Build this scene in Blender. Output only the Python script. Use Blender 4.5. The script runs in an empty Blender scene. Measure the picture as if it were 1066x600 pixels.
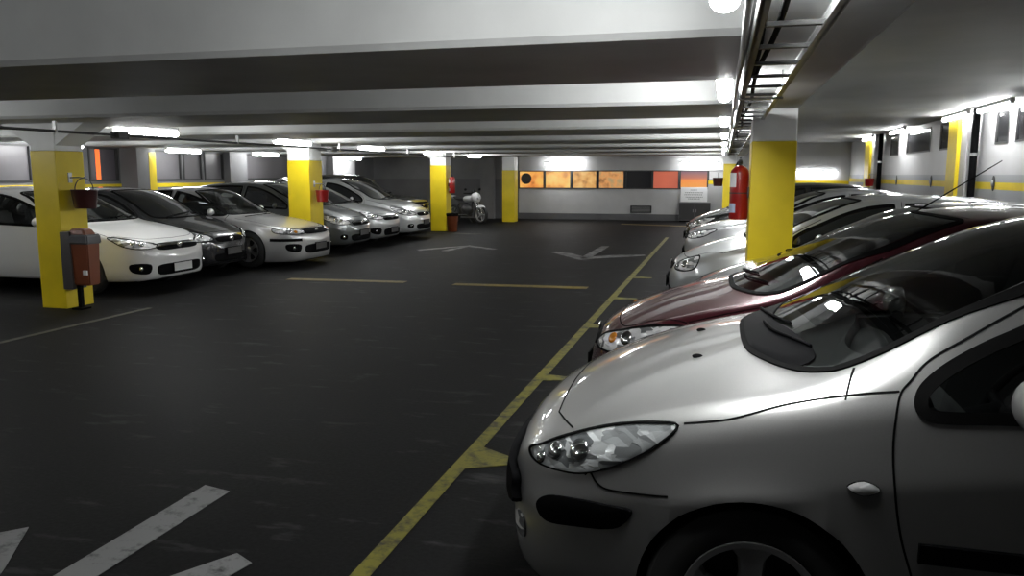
import bpy, bmesh, math, random
import numpy as np
from mathutils import Vector, Matrix
from mathutils.bvhtree import BVHTree
random.seed(7)
PI = math.pi
S = bpy.context.scene
C = S.collection

# ---------------------------------------------------------------- camera, world, exposure
CAM_H = 1.6
cam_d = bpy.data.cameras.new('camera')
cam = bpy.data.objects.new('camera', cam_d); C.objects.link(cam)
cam_d.sensor_fit = 'HORIZONTAL'; cam_d.sensor_width = 36.0
cam_d.lens = 36.0 * 830.0 / 1066.0
cam_d.clip_start = 0.05; cam_d.clip_end = 200
cam.location = (0, 0, CAM_H)
cam.rotation_euler = (math.radians(90 - 8.0914), 0, math.radians(14.768))
S.camera = cam
w = bpy.data.worlds.new('night'); S.world = w; w.use_nodes = True
w.node_tree.nodes['Background'].inputs[0].default_value = (0.5, 0.55, 0.7, 1)
w.node_tree.nodes['Background'].inputs[1].default_value = 0.01
S.view_settings.view_transform = 'Standard'
try: S.view_settings.look = 'None'
except Exception: pass
S.view_settings.gamma = 1.0
S.view_settings.use_curve_mapping = False
S.view_settings.exposure = 0.0
S.cycles.use_denoising = True
S.cycles.max_bounces = 7
S.cycles.sample_clamp_indirect = 4.0
S.cycles.caustics_reflective = False; S.cycles.caustics_refractive = False
LAMP = 100.0         # tube strength beside the cable tray and along the right wall
LAMP_LEFT, LAMP_BACK = 56.0, 40.0      # same kind of tube, set dimmer over the left row and back wall

# ---------------------------------------------------------------- materials
def sr(r, g, b):
    f = lambda c: (c/255/12.92 if c/255 <= .04045 else ((c/255+.055)/1.055)**2.4)
    return (f(r), f(g), f(b))
def new_mat(name):
    m = bpy.data.materials.new(name); m.use_nodes = True
    nt = m.node_tree; return m, nt, nt.nodes['Principled BSDF']
def mat(name, col, rough=.6, metal=0., coat=0., noise=0., nscale=6., bump=0., bscale=40., spec=.5):
    m, nt, b = new_mat(name)
    b.inputs['Base Color'].default_value = (*col, 1); b.inputs['Roughness'].default_value = rough
    b.inputs['Metallic'].default_value = metal; b.inputs['Coat Weight'].default_value = coat
    b.inputs['Coat Roughness'].default_value = .04
    b.inputs['Specular IOR Level'].default_value = spec
    tc = nt.nodes.new('ShaderNodeTexCoord')
    if noise:
        n = nt.nodes.new('ShaderNodeTexNoise'); n.inputs['Scale'].default_value = nscale; n.inputs['Detail'].default_value = 5
        nt.links.new(tc.outputs['Object'], n.inputs['Vector'])
        r = nt.nodes.new('ShaderNodeValToRGB')
        r.color_ramp.elements[0].position = .3; r.color_ramp.elements[1].position = .7
        r.color_ramp.elements[0].color = (*[c*(1-noise) for c in col], 1)
        r.color_ramp.elements[1].color = (*[min(1, c*(1+noise)) for c in col], 1)
        nt.links.new(n.outputs['Fac'], r.inputs['Fac']); nt.links.new(r.outputs['Color'], b.inputs['Base Color'])
    if bump:
        n2 = nt.nodes.new('ShaderNodeTexNoise'); n2.inputs['Scale'].default_value = bscale; n2.inputs['Detail'].default_value = 6
        nt.links.new(tc.outputs['Object'], n2.inputs['Vector'])
        bp = nt.nodes.new('ShaderNodeBump'); bp.inputs['Strength'].default_value = bump; bp.inputs['Distance'].default_value = .01
        nt.links.new(n2.outputs['Fac'], bp.inputs['Height']); nt.links.new(bp.outputs['Normal'], b.inputs['Normal'])
    return m
def emit(name, col, strength):
    m, nt, b = new_mat(name)
    b.inputs['Base Color'].default_value = (*col, 1)
    b.inputs['Emission Color'].default_value = (*col, 1); b.inputs['Emission Strength'].default_value = strength
    return m
def glass_mat(name, tint, f0=1.5, rough=.0):
    m = bpy.data.materials.new(name); m.use_nodes = True; nt = m.node_tree; nt.nodes.clear()
    out = nt.nodes.new('ShaderNodeOutputMaterial'); mx = nt.nodes.new('ShaderNodeMixShader')
    lw = nt.nodes.new('ShaderNodeLayerWeight'); lw.inputs['Blend'].default_value = .5
    pw = nt.nodes.new('ShaderNodeMath'); pw.operation = 'POWER'; pw.inputs[1].default_value = 4.5
    fr = nt.nodes.new('ShaderNodeMath'); fr.operation = 'MULTIPLY_ADD'; fr.inputs[1].default_value = .8; fr.inputs[2].default_value = ((f0-1)/(f0+1))**2
    nt.links.new(lw.outputs['Facing'], pw.inputs[0]); nt.links.new(pw.outputs[0], fr.inputs[0])
    t = nt.nodes.new('ShaderNodeBsdfTransparent'); t.inputs['Color'].default_value = (*tint, 1)
    g = nt.nodes.new('ShaderNodeBsdfGlossy'); g.inputs['Roughness'].default_value = rough
    nt.links.new(fr.outputs[0], mx.inputs[0]); nt.links.new(t.outputs[0], mx.inputs[1]); nt.links.new(g.outputs[0], mx.inputs[2])
    nt.links.new(mx.outputs[0], out.inputs['Surface'])
    return m
def paint(name, col, metal=.55, rough=.32):
    return mat(name, col, rough, metal, coat=1.0, noise=.04, nscale=300.)
M = {}
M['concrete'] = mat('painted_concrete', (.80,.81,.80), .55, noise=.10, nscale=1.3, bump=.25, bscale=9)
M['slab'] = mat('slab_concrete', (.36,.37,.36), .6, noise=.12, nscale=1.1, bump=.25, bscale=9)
M['wallwhite'] = mat('wall_paint', (.52,.52,.525), .5, noise=.06, nscale=2, bump=.1, bscale=20)
M['darkwall'] = mat('dark_wall_paint', (.11,.11,.115), .6, noise=.12, nscale=2)
M['backgrey'] = mat('grey_wall_paint', (.17,.17,.175), .6, noise=.1, nscale=2)
M['greystripe'] = mat('grey_stripe_paint', (.35,.36,.38), .5)
M['yellow'] = mat('yellow_paint', (.74,.56,.010), .45, noise=.10, nscale=2.2, bump=.15, bscale=14)
M['metal_grey'] = mat('galvanised_metal', (.42,.42,.42), .4, .8, noise=.15, nscale=12)
M['metal_dark'] = mat('dark_metal', (.06,.06,.06), .5, .4)
M['black'] = mat('black_plastic', (.005,.005,.0055), .7, spec=.03)
M['softblack'] = mat('soft_black', (.016,.016,.017), .75)
M['rubber'] = mat('tyre_rubber', (.013,.013,.013), .8)
M['chrome'] = mat('chrome', (.8,.8,.8), .12, 1.0)
M['alloy'] = mat('wheel_silver', (.55,.55,.55), .32, .85)
M['red'] = mat('red_enamel', (.33,.012,.01), .35, coat=.5, noise=.1)
M['darkred'] = mat('dark_red_enamel', (.045,.009,.008), .5, coat=.3, noise=.15)
M['orange'] = mat('orange_plastic', (.17,.042,.012), .45, noise=.08, nscale=8)
M['white'] = mat('white_paper', (.88,.88,.88), .5)
M['ink'] = mat('grey_print', (.30,.30,.30), .6)
M['tube'] = emit('lit_tube', (.985,1.0,1.0), LAMP)
M['tube_left'] = emit('lit_left_tube', (.985,1.0,1.0), LAMP_LEFT)
M['tube_back'] = emit('lit_wall_tube', (.985,1.0,1.0), LAMP_BACK)
M['lamphouse'] = mat('lamp_housing', (.55,.55,.55), .4)
M['night'] = mat('night_backdrop', (.01,.01,.011), .9)
M['carglass'] = glass_mat('car_glass', (.55,.58,.57), 1.55)
M['darkglass'] = mat('dark_car_glass', (.010,.011,.012), .02, 0, coat=1.0)
M['lens'] = glass_mat('lamp_lens', (.93,.95,.95), 1.45)
M['seam'] = mat('panel_gap', (.006,.006,.006), .8, spec=.03)
M['amber'] = mat('amber_lens', (.55,.20,.02), .2, coat=1)
M['redlens'] = mat('red_lens', (.35,.01,.01), .15, coat=1)
M['seatgrey'] = mat('seat_cloth', (.05,.05,.053), .9, noise=.15, nscale=30)
M['plate_dark'] = mat('plate_dark', (.035,.035,.035), .4)
M['plate'] = mat('plate_white', (.6,.6,.6), .4)

def reflector():
    m, nt, b = new_mat('headlamp_reflector')
    b.inputs['Metallic'].default_value = .3; b.inputs['Roughness'].default_value = .22
    tc = nt.nodes.new('ShaderNodeTexCoord'); v = nt.nodes.new('ShaderNodeTexVoronoi'); v.distance = 'CHEBYCHEV'; v.inputs['Scale'].default_value = 16
    mp = nt.nodes.new('ShaderNodeMapping'); mp.inputs['Scale'].default_value = (.8, .8, 1.5)
    nt.links.new(tc.outputs['Object'], mp.inputs['Vector']); nt.links.new(mp.outputs[0], v.inputs['Vector'])
    r = nt.nodes.new('ShaderNodeValToRGB'); e = r.color_ramp.elements
    e[0].position = .25; e[0].color = (.22,.225,.23,1); e[1].position = .6; e[1].color = (1,1,1,1)
    nt.links.new(v.outputs['Color'], r.inputs['Fac']); nt.links.new(r.outputs['Color'], b.inputs['Base Color'])
    bp = nt.nodes.new('ShaderNodeBump'); bp.inputs['Strength'].default_value = .6; bp.inputs['Distance'].default_value = .02
    nt.links.new(v.outputs['Distance'], bp.inputs['Height']); nt.links.new(bp.outputs['Normal'], b.inputs['Normal'])
    return m
M['reflector'] = reflector()

def floor_mat():
    m, nt, b = new_mat('worn_dark_floor')
    N = nt.nodes.new; L = nt.links.new
    tc = N('ShaderNodeTexCoord')
    n1 = N('ShaderNodeTexNoise'); n1.inputs['Scale'].default_value = .55; n1.inputs['Detail'].default_value = 6
    n2 = N('ShaderNodeTexNoise'); n2.inputs['Scale'].default_value = 45; n2.inputs['Detail'].default_value = 4
    L(tc.outputs['Object'], n1.inputs['Vector']); L(tc.outputs['Object'], n2.inputs['Vector'])
    r1 = N('ShaderNodeValToRGB'); e = r1.color_ramp.elements
    e[0].position = .3; e[0].color = (.0062,.0062,.0064,1); e[1].position = .72; e[1].color = (.0115,.0115,.0117,1)
    L(n1.outputs['Fac'], r1.inputs['Fac'])
    r2 = N('ShaderNodeValToRGB'); e = r2.color_ramp.elements
    e[0].position = .35; e[0].color = (.72,.72,.72,1); e[1].position = .7; e[1].color = (1.25,1.25,1.25,1)
    L(n2.outputs['Fac'], r2.inputs['Fac'])
    mu = N('ShaderNodeMixRGB'); mu.blend_type = 'MULTIPLY'; mu.inputs[0].default_value = 1
    L(r1.outputs['Color'], mu.inputs[1]); L(r2.outputs['Color'], mu.inputs[2])
    # pale scuffs: stretched across the aisle
    mp = N('ShaderNodeMapping'); mp.inputs['Scale'].default_value = (1.3, 4.2, 1)
    L(tc.outputs['Object'], mp.inputs['Vector'])
    n3 = N('ShaderNodeTexNoise'); n3.inputs['Scale'].default_value = 1.5; n3.inputs['Detail'].default_value = 8; n3.inputs['Roughness'].default_value = .62
    L(mp.outputs[0], n3.inputs['Vector'])
    r3 = N('ShaderNodeValToRGB'); e = r3.color_ramp.elements
    e[0].position = .585; e[0].color = (0,0,0,1); e[1].position = .70; e[1].color = (.55,.55,.55,1)
    L(n3.outputs['Fac'], r3.inputs['Fac'])
    mx = N('ShaderNodeMixRGB'); L(r3.outputs['Color'], mx.inputs[0]); L(mu.outputs[0], mx.inputs[1]); mx.inputs[2].default_value = (.06,.06,.06,1)
    L(mx.outputs[0], b.inputs['Base Color'])
    b.inputs['Roughness'].default_value = .62; b.inputs['Specular IOR Level'].default_value = .07
    bp = N('ShaderNodeBump'); bp.inputs['Strength'].default_value = .25; bp.inputs['Distance'].default_value = .004
    L(n2.outputs['Fac'], bp.inputs['Height']); L(bp.outputs['Normal'], b.inputs['Normal'])
    return m
M['floor'] = floor_mat()

def worn(name, col, keep, under=(.010,.010,.0105), scale=9):
    """road paint worn through to the floor"""
    m, nt, b = new_mat(name); N = nt.nodes.new; L = nt.links.new
    tc = N('ShaderNodeTexCoord'); n = N('ShaderNodeTexNoise'); n.inputs['Scale'].default_value = scale; n.inputs['Detail'].default_value = 9
    n.inputs['Roughness'].default_value = .7
    L(tc.outputs['Object'], n.inputs['Vector'])
    r = N('ShaderNodeValToRGB'); e = r.color_ramp.elements
    e[0].position = keep-.09; e[0].color = (*col,1); e[1].position = keep+.09; e[1].color = (*under,1)
    L(n.outputs['Fac'], r.inputs['Fac']); L(r.outputs['Color'], b.inputs['Base Color']); b.inputs['Roughness'].default_value = .6
    return m
M['yline'] = worn('worn_yellow_line', (.15,.135,.012), .55)
M['yfaint'] = worn('faded_yellow_line', (.045,.04,.012), .52)
M['ydash'] = worn('worn_yellow_dash', (.16,.115,.008), .60)
M['wline'] = worn('worn_white_paint', (.20,.20,.20), .62)
M['wfaint'] = worn('faded_white_paint', (.16,.16,.16), .50, scale=4)

def lit_pane(name, stops, strength, scale=5, blob=None, grad=False):
    m, nt, b = new_mat(name); N = nt.nodes.new; L = nt.links.new
    tc = N('ShaderNodeTexCoord')
    r = N('ShaderNodeValToRGB'); cr = r.color_ramp
    while len(cr.elements) < len(stops): cr.elements.new(.5)
    for e, (p, c) in zip(cr.elements, stops): e.position = p; e.color = (*c, 1)
    if grad:
        sx = N('ShaderNodeSeparateXYZ'); L(tc.outputs['Generated'], sx.inputs[0]); L(sx.outputs['Z'], r.inputs['Fac'])
    else:
        n = N('ShaderNodeTexNoise'); n.inputs['Scale'].default_value = scale*.55; n.inputs['Detail'].default_value = 2
        L(tc.outputs['Object'], n.inputs['Vector']); L(n.outputs['Fac'], r.inputs['Fac'])
    L(r.outputs['Color'], b.inputs['Emission Color']); b.inputs['Emission Strength'].default_value = strength
    b.inputs['Base Color'].default_value = (.05,.04,.03,1); b.inputs['Roughness'].default_value = .15
    return m

# ---------------------------------------------------------------- object helpers
def link_mesh(name, verts, faces, m, parent=None, smooth=None):
    me = bpy.data.meshes.new(name); me.from_pydata([tuple(v) for v in verts], [], faces); me.update()
    return finish(name, me, m, parent, smooth)
def finish(name, me, m, parent=None, smooth=None):
    for x in (m if isinstance(m, (list, tuple)) else [m]): me.materials.append(x)
    if smooth is not None:
        me.polygons.foreach_set('use_smooth', [True]*len(me.polygons))
        try: me.set_sharp_from_angle(angle=math.radians(smooth))
        except Exception: pass
    o = bpy.data.objects.new(name, me); C.objects.link(o)
    if parent: o.parent = parent
    return o
def obj(name, bm, m, parent=None, smooth=None):
    bmesh.ops.recalc_face_normals(bm, faces=bm.faces)
    me = bpy.data.meshes.new(name); bm.to_mesh(me); bm.free()
    return finish(name, me, m, parent, smooth)
def B(): return bmesh.new()
def box(bm, x0, x1, y0, y1, z0, z1, bev=0.):
    r = bmesh.ops.create_cube(bm, size=1)
    vs = r['verts']
    for v in vs:
        v.co = Vector(((x0+x1)/2+v.co.x*(x1-x0), (y0+y1)/2+v.co.y*(y1-y0), (z0+z1)/2+v.co.z*(z1-z0)))
    if bev:
        es = list({e for v in vs for e in v.link_edges})
        bmesh.ops.bevel(bm, geom=es, offset=bev, segments=2, affect='EDGES', profile=.7)
    return bm
def lathe(bm, prof, n=24, origin=(0,0,0), axis='Z', cap=True):
    """prof: (radius, height) list revolved about an axis"""
    o = Vector(origin); rings = []
    for r, h in prof:
        ring = []
        for k in range(n):
            a = 2*PI*k/n; c, s = r*math.cos(a), r*math.sin(a)
            p = {'Z': (c, s, h), 'Y': (c, h, s), 'X': (h, c, s)}[axis]
            ring.append(bm.verts.new(o+Vector(p)))
        rings.append(ring)
    for a, b in zip(rings, rings[1:]):
        for k in range(n): bm.faces.new((a[k], a[(k+1) % n], b[(k+1) % n], b[k]))
    if cap:
        for ring in (rings[0], rings[-1]):
            bm.faces.new(ring)
    return bm
def tube(bm, pts, r, n=8, caps=True):
    pts = [Vector(p) for p in pts]; rings = []; up0 = None
    for i, p in enumerate(pts):
        t = (pts[min(i+1, len(pts)-1)]-pts[max(i-1, 0)]).normalized()
        up = Vector((0,0,1)) if abs(t.z) < .9 else Vector((1,0,0))
        if up0 is not None: up = up0
        a = t.cross(up).normalized(); b = t.cross(a).normalized(); up0 = (a.cross(t)).normalized()
        rr = r[i] if isinstance(r, (list, tuple)) else r
        rings.append([bm.verts.new(p+(a*math.cos(2*PI*k/n)+b*math.sin(2*PI*k/n))*rr) for k in range(n)])
    for a, b in zip(rings, rings[1:]):
        for k in range(n): bm.faces.new((a[k], a[(k+1) % n], b[(k+1) % n], b[k]))
    if caps: bm.faces.new(rings[0]); bm.faces.new(rings[-1])
    return bm
def prism(bm, poly, z0, z1):
    a = [bm.verts.new((x, y, z0)) for x, y in poly]; b = [bm.verts.new((x, y, z1)) for x, y in poly]
    n = len(poly); bm.faces.new(a); bm.faces.new(b)
    for k in range(n): bm.faces.new((a[k], a[(k+1) % n], b[(k+1) % n], b[k]))
    return bm
def ellipsoid(bm, c, rx, ry, rz, seg=20, rings=12):
    r = bmesh.ops.create_uvsphere(bm, u_segments=seg, v_segments=rings, radius=1)
    for v in r['verts']: v.co = Vector((c[0]+v.co.x*rx, c[1]+v.co.y*ry, c[2]+v.co.z*rz))
    return bm
def tag(o, label, cat, group=None, kind=None):
    o['label'] = label; o['category'] = cat
    if group: o['group'] = group
    if kind: o['kind'] = kind
    return o
def thing(name, label, cat, loc=(0,0,0), rz=0., group=None):
    o = bpy.data.objects.new(name, None); C.objects.link(o); o.empty_display_size = .1
    o.location = loc; o.rotation_euler = (0,0,rz)
    return tag(o, label, cat, group)
def struct(name, bm, m, parent=None, label=None, cat=None, smooth=None):
    o = obj(name, bm, m, parent, smooth)
    o['kind'] = 'structure'
    if label: o['label'] = label
    if cat: o['category'] = cat
    return o
# ================================================================ the setting
YB, XL, XR, ZS, ZB = 28.5, -13.0, 4.0, 2.65, 2.2      # back, left and right walls, slab and beam soffit heights
PIL_L = [(-7.95,-7.60,7.80,8.22), (-8.16,-7.70,13.95,14.45), (-8.06,-7.60,21.5,21.95)]
struct('floor', box(B(), XL-.3, XR+.3, -9, YB+.3, -.2, 0), M['floor'], label='dark worn parking deck floor with painted lines', cat='floor')
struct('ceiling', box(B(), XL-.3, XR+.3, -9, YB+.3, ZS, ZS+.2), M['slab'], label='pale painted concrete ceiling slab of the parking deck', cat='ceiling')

def beam_profile(y0, y1, x0, x1, bm):
    c = .03
    a = [(y0, ZS), (y0, ZB+c), (y0+c, ZB), (y1-c, ZB), (y1, ZB+c), (y1, ZS)]
    A = [bm.verts.new((x0, y, z)) for y, z in a]; D = [bm.verts.new((x1, y, z)) for y, z in a]
    bm.faces.new(A); bm.faces.new(D)
    for k in range(len(a)): bm.faces.new((A[k], A[(k+1) % 6], D[(k+1) % 6], D[k]))
    return bm
k = 0
y = 3.70 - 3.46*2
while y < YB-.6:
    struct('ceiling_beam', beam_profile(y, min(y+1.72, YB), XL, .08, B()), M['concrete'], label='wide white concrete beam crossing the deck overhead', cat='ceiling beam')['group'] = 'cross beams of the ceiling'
    y += 3.46
struct('ceiling_girder', box(B(), .38, .63, -4, YB, ZB, ZS, .02), M['concrete'], label='long grey concrete girder over the right row of pillars', cat='ceiling beam')

struct('ceiling_beam', box(B(), .08, .38, -4, YB, 2.27, ZS), M['concrete'], label='recessed concrete strip above the cable tray', cat='ceiling beam')
# back wall: sill wall, lintel, piers, seven windows
bw = B()
WZ0, WZ1, WX0, WX1 = 1.10, 1.75, -7.25, .15
box(bw, WX0, WX1, YB, YB+.25, 0, WZ0); box(bw, WX0, WX1, YB, YB+.25, WZ1, ZS); box(bw, WX1, XR, YB, YB+.25, 0, ZS); box(bw, -.54, WX1, YB, YB+.25, WZ0, 1.41)
struct('wall_back', bw, M['wallwhite'], label='pale grey back wall below and above the glowing windows', cat='wall')
bw = B(); box(bw, XL, WX0, YB, YB+.25, 1.45, ZS)
struct('wall_back_upper', bw, M['backgrey'], label='grey upper back wall in the far left corner', cat='wall')
bw = B(); box(bw, XL, WX0, YB-.01, YB+.25, 0, 1.45)
struct('wall_back_lower', bw, M['darkwall'], label='dark painted lower back wall in the far left corner', cat='wall')
bw = B(); box(bw, -8.65, -8.15, YB-.25, YB-.01, 0, ZS)
struct('trim_1', bw, M['backgrey'], label='grey pilaster on the back wall in the far left corner', cat='pilaster')
bb = B(); box(bb, WX0, XR, YB-.03, YB, 0, .22, .005)
struct('baseboard_back', bb, M['darkwall'], label='dark painted skirting along the back wall', cat='skirting')
OR, YE, DK = (.95,.36,.07), (1.0,.62,.20), (.10,.03,.012)
PANES = [
 (-7.22,-6.34, lit_pane('pane_glow_a', [(.38,(1.,.55,.12)),(.50,(1.,.45,.10)),(.62,(.85,.28,.06)),(.72,(.3,.08,.02))], .85, 4)),
 (-6.25,-5.35, lit_pane('pane_glow_b', [(.36,(1.,.66,.20)),(.55,(1.,.50,.12)),(.68,(.75,.30,.08))], .85, 5)),
 (-5.24,-4.41, lit_pane('pane_glow_c', [(.36,(1.,.62,.22)),(.55,(.85,.42,.12)),(.68,(.45,.2,.07))], .75, 6)),
 (-4.30,-3.44, lit_pane('pane_glow_d', [(.34,(.50,.36,.17)),(.52,(.85,.38,.12)),(.70,(.30,.13,.05))], .75, 6)),
 (-3.33,-2.47, mat('pane_dark', (.035,.035,.04), .15)),
 (-2.39,-1.55, lit_pane('pane_glow_e', [(.3,(.72,.16,.09)),(.7,(.58,.13,.08))], .75, 2)),
 (-1.45,-.57, lit_pane('pane_glow_f', [(.0,(.95,.40,.08)),(.45,(.95,.30,.06)),(.62,(.50,.14,.10)),(1.,(.16,.09,.15))], .85, grad=True)),
 (-.50,.10, lit_pane('pane_glow_g', [(.3,(.85,.87,.9)),(.7,(.7,.72,.75))], .8, 2)),
]
for i, (a, b, pm) in enumerate(PANES):
    fb = B(); t = .035; WZ0 = 1.41 if i == 7 else 1.10
    box(fb, a-.045, b+.045, YB-.02, YB+.08, WZ0, WZ0+t); box(fb, a-.045, b+.045, YB-.02, YB+.08, WZ1-t, WZ1)
    box(fb, a-.045, a, YB-.02, YB+.08, WZ0+t, WZ1-t); box(fb, b, b+.045, YB-.02, YB+.08, WZ0+t, WZ1-t)
    f = struct('window_%d' % (i+1), fb, M['metal_dark'])
    tag(f, ['orange lit window with a dark round shape, leftmost on the back wall','bright yellow-orange lit window, second from left on the back wall','dim yellow lit window, third from left on the back wall',
            'mottled yellow and orange window left of the dark window','dark unlit window in the back wall','plain pinkish red lit window in the back wall',
            'window fading from purple to orange above the white notice','white lit window at the right end of the back wall'][i], 'window', kind='structure')
    obj('pane', box(B(), a, b, YB+.02, YB+.04, WZ0+t, WZ1-t), pm, f)
    if i == 0:
        d = B(); lathe(d, [(.0,0),(.20,0),(.20,.012),(.0,.012)], 24, (a+.24, YB+.004, WZ0+.36), 'Y', cap=False)
        obj('dark_disc', d, M['metal_dark'], f)  # plain dark round shape just in front of the pane

# left wall with its panes, piers, stripe
lw = B()
Z0, Z1 = 1.46, 2.18
box(lw, XL-.25, XL, -9, YB, 0, Z0); box(lw, XL-.25, XL, -9, YB, Z1, ZS); 
LP = [(8.0,9.6),(9.75,11.2),(11.35,12.75),(14.20,15.05),(15.9,17.2),(17.28,18.02),(18.12,18.92),(19.8,22.3),(22.45,24.0)]
edges = [-9]+[v for p in LP for v in p]+[YB]
for a, b in zip(edges[::2], edges[1::2]): box(lw, XL-.25, XL, a, b, Z0, Z1)
struct('wall_left', lw, M['backgrey'], label='grey left wall behind the left row of parked cars', cat='wall')
M['frost'] = mat('frosted_pane', (.125,.12,.127), .35, noise=.12, nscale=1.5)
M['frostdark'] = mat('frosted_dark_pane', (.10,.09,.105), .3, noise=.12, nscale=1.5)
for i, (a, b) in enumerate(LP):
    fb = B(); t = .04
    box(fb, XL-.08, XL+.02, a, b, Z0, Z0+t); box(fb, XL-.08, XL+.02, a, b, Z1-t, Z1)
    box(fb, XL-.08, XL+.02, a, a+t, Z0+t, Z1-t); box(fb, XL-.08, XL+.02, b-t, b, Z0+t, Z1-t)
    f = struct('window_%d' % (i+9), fb, M['metal_dark'])
    tag(f, 'frosted window in the left wall with an orange light strip behind it' if i == 3 else 'frosted grey window pane in the left wall', 'window', kind='structure')
    if i != 3: f['group'] = 'frosted windows of the left wall'
    obj('pane', box(B(), XL-.05, XL-.03, a+t, b-t, Z0+t, Z1-t), M['frostdark' if i == 3 else 'frost'], f)
    if i == 3:
        g = obj('light_strip', box(B(), XL-.03, XL-.022, 14.44, 14.56, Z0+t, Z1-t), emit('orange_strip_glow', (1.0,.20,.04), .9), f)
st = B(); box(st, XL, XL+.012, -4, YB, 1.31, 1.40)
struct('trim_2', st, M['yellow'], label='yellow stripe along the left wall', cat='stripe')
pb = B(); box(pb, XL, XL+.45, 15.12, 15.72, 0, ZB+.2)
o = struct('trim_3', pb, M['backgrey'], label='grey pier on the left wall beside the orange-lit window', cat='pier')
obj('painted_edge', box(B(), XL+.44, XL+.456, 15.5, 15.725, 0, 2.1), M['yellow'], o)
pb = B(); box(pb, XL, XL+.2, 18.95, 19.75, 0, ZS)
struct('trim_4', pb, M['backgrey'], label='grey pier between frosted windows of the left wall', cat='pier')
pb = B(); box(pb, XL, XL+.25, 24.75, 26.4, 1.42, ZS)
o = struct('trim_5', pb, M['wallwhite'], label='brightly lit white pier at the far end of the left wall', cat='pier')
obj('painted_foot', box(B(), XL, XL+.255, 24.75, 26.4, 0, 1.42), M['yellow'], o)

# right wall: sill, windows, stripes
rw = B(); R0, R1 = 2.06, 2.56
RP = [(10.6,13.0),(13.3,13.9),(15.95,17.2),(17.95,20.15),(21.0,22.0)]
box(rw, XR, XR+.25, -9, YB, 0, R0); box(rw, XR, XR+.25, -9, YB, R1, ZS)
edges = [-9]+[v for p in RP for v in p]+[YB]
for a, b in zip(edges[::2], edges[1::2]): box(rw, XR, XR+.25, a, b, R0, R1)
struct('wall_right', rw, M['wallwhite'], label='white right wall behind the right row of parked cars', cat='wall')
for i, (a, b) in enumerate(RP):
    fb = B(); t = .03
    box(fb, XR-.01, XR+.06, a, b, R0, R0+t); box(fb, XR-.01, XR+.06, a, b, R1-t, R1)
    box(fb, XR-.01, XR+.06, a, a+t, R0+t, R1-t); box(fb, XR-.01, XR+.06, b-t, b, R0+t, R1-t)
    f = struct('window_%d' % (i+18), fb, M['metal_dark'])
    tag(f, 'high dark window opening in the white right wall', 'window', kind='structure'); f['group'] = 'high dark windows of the right wall'
    obj('pane', box(B(), XR+.01, XR+.03, a+t, b-t, R0+t, R1-t), mat('night_pane', (.02,.02,.022), .08), f)
for n, z0, z1, m, lb in (('trim_6',1.375,1.485,'yellow','yellow stripe along the right wall'),('trim_7',1.485,1.60,'greystripe','grey stripe above the yellow one on the right wall'),('trim_8',1.0,1.375,'greystripe','grey painted lower band of the right wall')):
    st = B(); box(st, XR-.012, XR, -4, YB, z0, z1); struct(n, st, M[m], label=lb, cat='stripe')
st = B(); box(st, -.55, XR-.02, YB-.012, YB, 1.28, 1.40)
struct('trim_9', st, M['yellow'], label='yellow stripe on the right part of the back wall', cat='stripe')
struct('wall_front', box(B(), XL-.3, XR+.3, -9.25, -9, 0, ZS), M['backgrey'], label='wall at the near end of the deck behind the viewer', cat='wall')

# pillars
def pillar(x0, x1, y0, y1, label, top=1.88, ztop=ZB, haunch=True, hs=.42, sides=(-1, 1), group='yellow banded concrete pillars'):
    t = thing('pillar', label, 'pillar', ((x0+x1)/2, (y0+y1)/2, 0), 0, group)
    hx, hy = (x1-x0)/2, (y1-y0)/2
    obj('concrete_shaft', box(B(), -hx, hx, -hy, hy, top, ztop, .012), M['concrete'], t)
    obj('painted_band', box(B(), -hx-.004, hx+.004, -hy-.004, hy+.004, 0, top, .012), M['yellow'], t)
    if haunch:
        bm = B()
        for s in sides:
            a = [(s*hx, ztop-.001), (s*(hx+hs), ztop-.001), (s*hx, ztop-hs*.62)]
            A = [bm.verts.new((x, -hy+.01, z)) for x, z in a]; D = [bm.verts.new((x, hy-.01, z)) for x, z in a]
            bm.faces.new(A); bm.faces.new(D)
            for k in range(3): bm.faces.new((A[k], A[(k+1) % 3], D[(k+1) % 3], D[k]))
        obj('haunch', bm, M['concrete'], t)
    return t
pillar(*PIL_L[0], 'yellow pillar with the brown litter bin and dark red bucket, nearest on the left')
pillar(*PIL_L[1], 'yellow pillar rising behind the silver sedan, with a red bucket', top=1.87, hs=.24, sides=(-1,))
pillar(*PIL_L[2], 'yellow pillar with red extinguisher and orange bin, far left row', top=1.86, hs=.24, sides=(-1,))
pillar(-7.30,-6.88,26.4,26.85, 'dull yellow pillar standing just before the lit back windows', top=1.75, haunch=False)
pillar(.24,.63,7.80,8.40, 'big yellow pillar on the right beside the red fire extinguisher', top=1.905, haunch=False)
pillar(.44,.83,14.72,15.3, 'yellow pillar hidden behind the nearest right pillar', haunch=False)
pillar(-.02,.30,21.6,22.1, 'distant thin yellow pillar left of the right extinguisher', haunch=False)
def pilaster(y0, y1, label):
    t = thing('wall_pilaster', label, 'pilaster', (XR, (y0+y1)/2, 0), 0, 'yellow pilasters of the right wall')
    h = (y1-y0)/2
    obj('painted_front', box(B(), -.22, 0, -h, h, 0, ZS-.08, .01), M['yellow'], t)
    obj('white_side', box(B(), -.16, 0, -h-.36, -h, 0, ZS, .01), M['wallwhite'], t)
pilaster(15.15, 15.72, 'nearer yellow pilaster on the white right wall'); pilaster(23.6, 24.4, 'farther yellow pilaster on the white right wall')
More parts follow.
